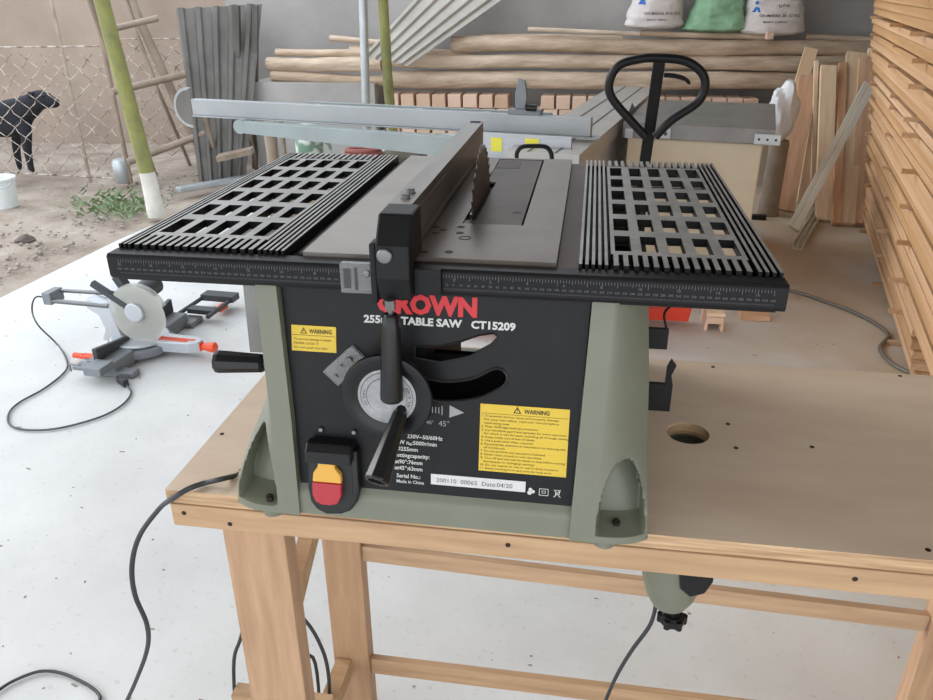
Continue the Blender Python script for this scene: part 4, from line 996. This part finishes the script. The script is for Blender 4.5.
# ------------------------------------------------------------ clutter seen between wing and beam
c = at(318,158,y=5.3); c.z -= .1
def stand(c, z): return Vector((c.x,c.y,z))
gy = 5.2
for i,(u,r_,lab) in enumerate(((271,.05,'short grey post stub behind the left wing, left of the thin one'),(283,.02,'thin grey post stub behind the left wing, beside the green jug'))):
    p = at(u,140,y=gy); pole([(p.x,gy,0),(p.x,gy,p.z+.15)], r_, 'post_stub', 'oldwood', lab)
p = at(310,152,y=5.0); tag(MB().lathe([(.09,0),(.11,.03),(.11,.22),(.08,.32),(.035,.36),(.035,.40)], (p.x,5.0,p.z-.12), (0,0,1), 20).tube(spline([(p.x+.1,5.0,p.z+.1),(p.x+.17,5.0,p.z+.05),(p.x+.15,5.0,p.z-.06),(p.x+.08,5.0,p.z-.1)],5), .012,6).build('plastic_jug','jug',smooth=True), 'green and white plastic jug standing on the crate behind the left wing', 'jug')
zc = p.z-.12
crate = tag(MB().box(p.x-.3,p.x+1.0,4.75,5.35,0,zc-.005).build('wooden_crate','oldwood',bevel=.01), 'low grey wooden crate behind the left wing under the beam', 'crate')
def coil(cx,cy,z,R_,r_,name,m,lab,cat,turns=3):
    P_ = []
    for i in range(turns*24+1):
        a = i*2*PI/24; P_.append(Vector((cx+math.cos(a)*(R_-.01*i/24), cy+math.sin(a)*(R_-.01*i/24)*.7, z+r_+i*2*r_/24*.8)))
    return tag(MB().tube(P_, r_, 8).build(name, m, smooth=True), lab, cat)
h0 = at(362,155,y=5.0); coil(h0.x,5.05,zc,.17,.02,'coiled_hose','redhose','reddish brown coiled hose lying on the crate behind the left wing','hose',4)
h1 = at(402,150,y=5.0); tag(MB().ball((h1.x,5.05,zc+.08),.19,.18,.085,18,12,.3,4).build('small_sack','darksack',smooth=True), 'small dark sack lying right of the red coiled hose', 'sack')
# ------------------------------------------------------------ lumber stack
near = at(905,365,z=0); far = at(868,240,z=0); dv = (far-near).normalized(); nv = Vector((dv.y,-dv.x,0))
ang = math.atan2(dv.y,dv.x)
protoB = []
for j,(w_,h_) in enumerate(((.15,.042),(.18,.05),(.13,.036))):
    protoB.append(MB().box(0,1,-w_,0,0,h_).build('lumber_board','board',bevel=.0015))
usedB = set(); z = 0.0; lev = 0
while z < 1.95:
    j = (0,2,0,1,2,0,0,2)[lev%8] if z < 1.12 else (1,0,1,1,0)[lev%5]
    h_ = (.042,.05,.036)[j]
    if lev%4 == 0 or z > 1.1 and lev%5 == 0:
        # stickers carrying this layer
        for k_,s_ in enumerate((.22,1.3,2.6)):
            st = near+dv*(s_+random.uniform(-.08,.08))-nv*(.14*z+random.uniform(.02,.06)+(.03 if k_ == 0 else 0)); 
            o = MB().box(-.015,.015,0,-.42,0,.02) if False else MB().box(-.016,.016,-.44,0,.0,.02).build('stacking_strip','board',loc=(st.x,st.y,z),rot=(0,0,ang))
            tag(o, 'thin spacer strip poking out between layers of the lumber stack', 'strip', 'spacer strips in the lumber stack')
        z += .0205
    for c_ in range(2):
        if j in usedB: o = protoB[j].copy(); COL.objects.link(o)
        else: o = protoB[j]; usedB.add(j)
        ln = 3.1+random.uniform(-.22,.12); s0 = random.uniform(-.12,.12)-.2
        if z > .22: s0 -= .75; ln += .75
        if z > 1.12: s0 -= .1; ln += .25
        w_ = (.15,.18,.13)[j]
        pos = near+dv*s0-nv*(.14*z*(1 if z<1.12 else 1.05))+nv*(c_*(w_+.012)+random.uniform(-.008,.012))
        o.location = (pos.x,pos.y,z); o.rotation_euler = (0,0,ang+random.uniform(-.004,.004)); o.scale = (ln,1,1)
        ti = 'lower' if z < .6 else ('middle' if z < 1.12 else 'upper')
        tag(o, f'long sawn board in the {ti} part of the lumber stack at the right edge', 'board', f'boards in the {ti} part of the lumber stack')
    z += h_+.001; lev += 1
# leaning boards
def lean(u0,v0,u1,v1,w_,t_,m,lab,yt=6.86,grp=None,name='leaning_board',side_=(1,.0,0),zz=0):
    a = at(u0,v0,z=0.004); b = at(u1,v1,y=yt)
    d_ = b-a; Ln = d_.length; X_ = d_.normalized(); Y2 = (Vector(side_)-X_*X_.dot(Vector(side_))).normalized(); Z2 = X_.cross(Y2)
    R_ = Matrix((X_,Y2,Z2)).transposed()
    o = MB().box(0,Ln,-w_/2,w_/2,-t_/2,t_/2).build(name,m,loc=a+Vector((0,0,t_*.35)),bevel=.002); o.rotation_mode='QUATERNION'; o.rotation_quaternion = R_.to_quaternion()
    return tag(o, lab, 'board' if name != 'aluminium_profile' else 'profile', grp)
lean(766,200,811,50,.115,.035,'pale','pale narrow board leaning at the far left of the leaning group')
lean(784,212,809,74,.16,.035,'redwood','broad pinkish brown board leaning second from left in the group',yt=6.8)
lean(802,205,824,75,.10,.04,'pale','narrow board leaning partly hidden behind the aluminium profile',yt=6.84)
lean(812,205,816,62,.035,.03,'pale','thin stick leaning upright between the broad boards',yt=6.7)
lean(823,222,828,68,.13,.04,'pale','cream coloured board leaning upright behind the aluminium profile',yt=6.66)
lean(836,226,842,66,.07,.05,'redwood','dark edged narrow board leaning right of the cream board',yt=6.76)
lean(843,226,856,56,.17,.05,'pale','wide pale board leaning third from the right end of the group',yt=6.88)
lean(858,226,867,62,.15,.05,'redwood','orange brown board leaning next to the lumber stack',yt=6.80)
lean(862,222,872,52,.08,.05,'pale','board end visible highest beside the lumber stack',yt=6.95)
# aluminium profile leaning in front
o = lean(795,232,873,86,.05,.045,'profile','long grey aluminium profile leaning diagonally in front of the boards',yt=6.3,name='aluminium_profile')
o = lean(790,228,866,84,.04,.03,'profile','second slimmer aluminium profile just left of the diagonal one',yt=6.3,name='aluminium_profile')
a = at(797,250,z=0); b = at(822,208,z=0); d_ = (b-a).normalized(); s_ = Vector((d_.y,-d_.x,0))
q = MB().bar(a+Vector((0,0,.006)),b+Vector((0,0,.006)),.07,.006,s_).bar(a+s_*.034+Vector((0,0,.032)),b+s_*.034+Vector((0,0,.032)),.004,.05,s_).bar(a-s_*.034+Vector((0,0,.032)),b-s_*.034+Vector((0,0,.032)),.004,.05,s_).bar(a+Vector((0,0,.032)),b+Vector((0,0,.032)),.005,.05,s_)
tag(q.build('aluminium_channel','profile'), 'short metal channel lying on the floor in front of the boards', 'channel')
a = at(762,217,z=.02); tag(MB().box(a.x-.12,a.x+.03,a.y-.03,a.y+.03,.0,.04).build('metal_bracket','blackgrip',bevel=.004), 'small black bracket on the floor beside the cream cabinet', 'bracket')
# hose on the floor
hp_ = [at(u,v,z=.013) for u,v in ((740,288),(787,290),(830,303),(860,315),(882,328),(888,337),(880,348),(890,362),(912,373),(940,377))]
tag(MB().tube(spline(hp_,6), .0115, 8).build('hose','hose',smooth=True), 'grey hose snaking over the floor to the lumber stack', 'hose')
# wood scraps by the foot of the bench
a = at(713,330,z=0)
q = MB().prism([(-.055,0),(-.035,0),(-.035,.045),(.035,.045),(.035,0),(.055,0),(.048,.085),(-.048,.085)], lambda u_,v_,c: (a.x+u_,a.y+c,v_), -.02,.16)
tag(q.build('wood_offcut','block',bevel=.003), 'notched wood offcut standing on the floor right of the orange jack', 'offcut')
tag(MB().box(a.x-.045,a.x+.055,a.y-.01,a.y+.06,.086,.108).build('wood_offcut','pale',bevel=.002), 'thin pale offcut lying on top of the notched block', 'offcut')
p = at(748,318,z=0); tag(MB().box(p.x-.05,p.x+.12,p.y-.04,p.y+.30,.0,.03).build('wood_offcut','redwood',bevel=.002), 'brown board offcut lying flat beside the notched block under the rail end', 'offcut')
# white film bag on a stump behind the cast table
p = at(781,125,y=5.9); tag(MB().ball((p.x,5.9,.88),.11,.11,.23,20,16,.45,3).build('plastic_bag','plasticw',smooth=True), 'white plastic bag lying on a stump behind the grey cast table', 'bag')
tag(MB().lathe([(.09,0),(.08,.1),(.08,.62),(.07,.64)],(p.x+.01,5.9,0),(0,0,1),20).build('tree_stump','oldwood',smooth=True), 'slim tree stump standing behind the cream cabinet', 'stump')

# ------------------------------------------------------------ light
wld = bpy.data.worlds.new('World'); sc.world = wld; wld.use_nodes = True
nt = wld.node_tree; bg = nt.nodes['Background']
tc = nt.nodes.new('ShaderNodeTexCoord'); sp = nt.nodes.new('ShaderNodeSeparateXYZ'); rp = nt.nodes.new('ShaderNodeValToRGB')
nt.links.new(tc.outputs['Generated'], sp.inputs[0]); nt.links.new(sp.outputs['Z'], rp.inputs[0]); nt.links.new(rp.outputs[0], bg.inputs['Color'])
rp.color_ramp.elements[0].position = 0; rp.color_ramp.elements[0].color = (.93,.96,1,1)
rp.color_ramp.elements[1].position = .7; rp.color_ramp.elements[1].color = (.80,.89,1,1)
bg.inputs['Strength'].default_value = 2.6
sun = bpy.data.lights.new('sun','SUN'); sun.energy = 1.8; sun.angle = math.radians(30); sun.color = (1,.97,.92)
so = bpy.data.objects.new('sun', sun); COL.objects.link(so); so.rotation_euler = Vector((.86,-.33,-.42)).to_track_quat('-Z','Y').to_euler()

# ------------------------------------------------------------ camera
cam = bpy.data.cameras.new('camera'); co = bpy.data.objects.new('camera', cam); COL.objects.link(co)
cam.sensor_fit = 'HORIZONTAL'; cam.sensor_width = 36; cam.lens = 36*FPX/933; cam.clip_start = .02
Rm = Matrix((RT, UP, -FW)).transposed().to_4x4(); co.matrix_world = Matrix.Translation(CAMP) @ Rm
sc.camera = co
sc.view_settings.view_transform = 'Standard'; sc.view_settings.look = 'None'; sc.view_settings.gamma = 1; sc.view_settings.exposure = 0
try: sc.view_settings.use_curve_mapping = False
except Exception: pass
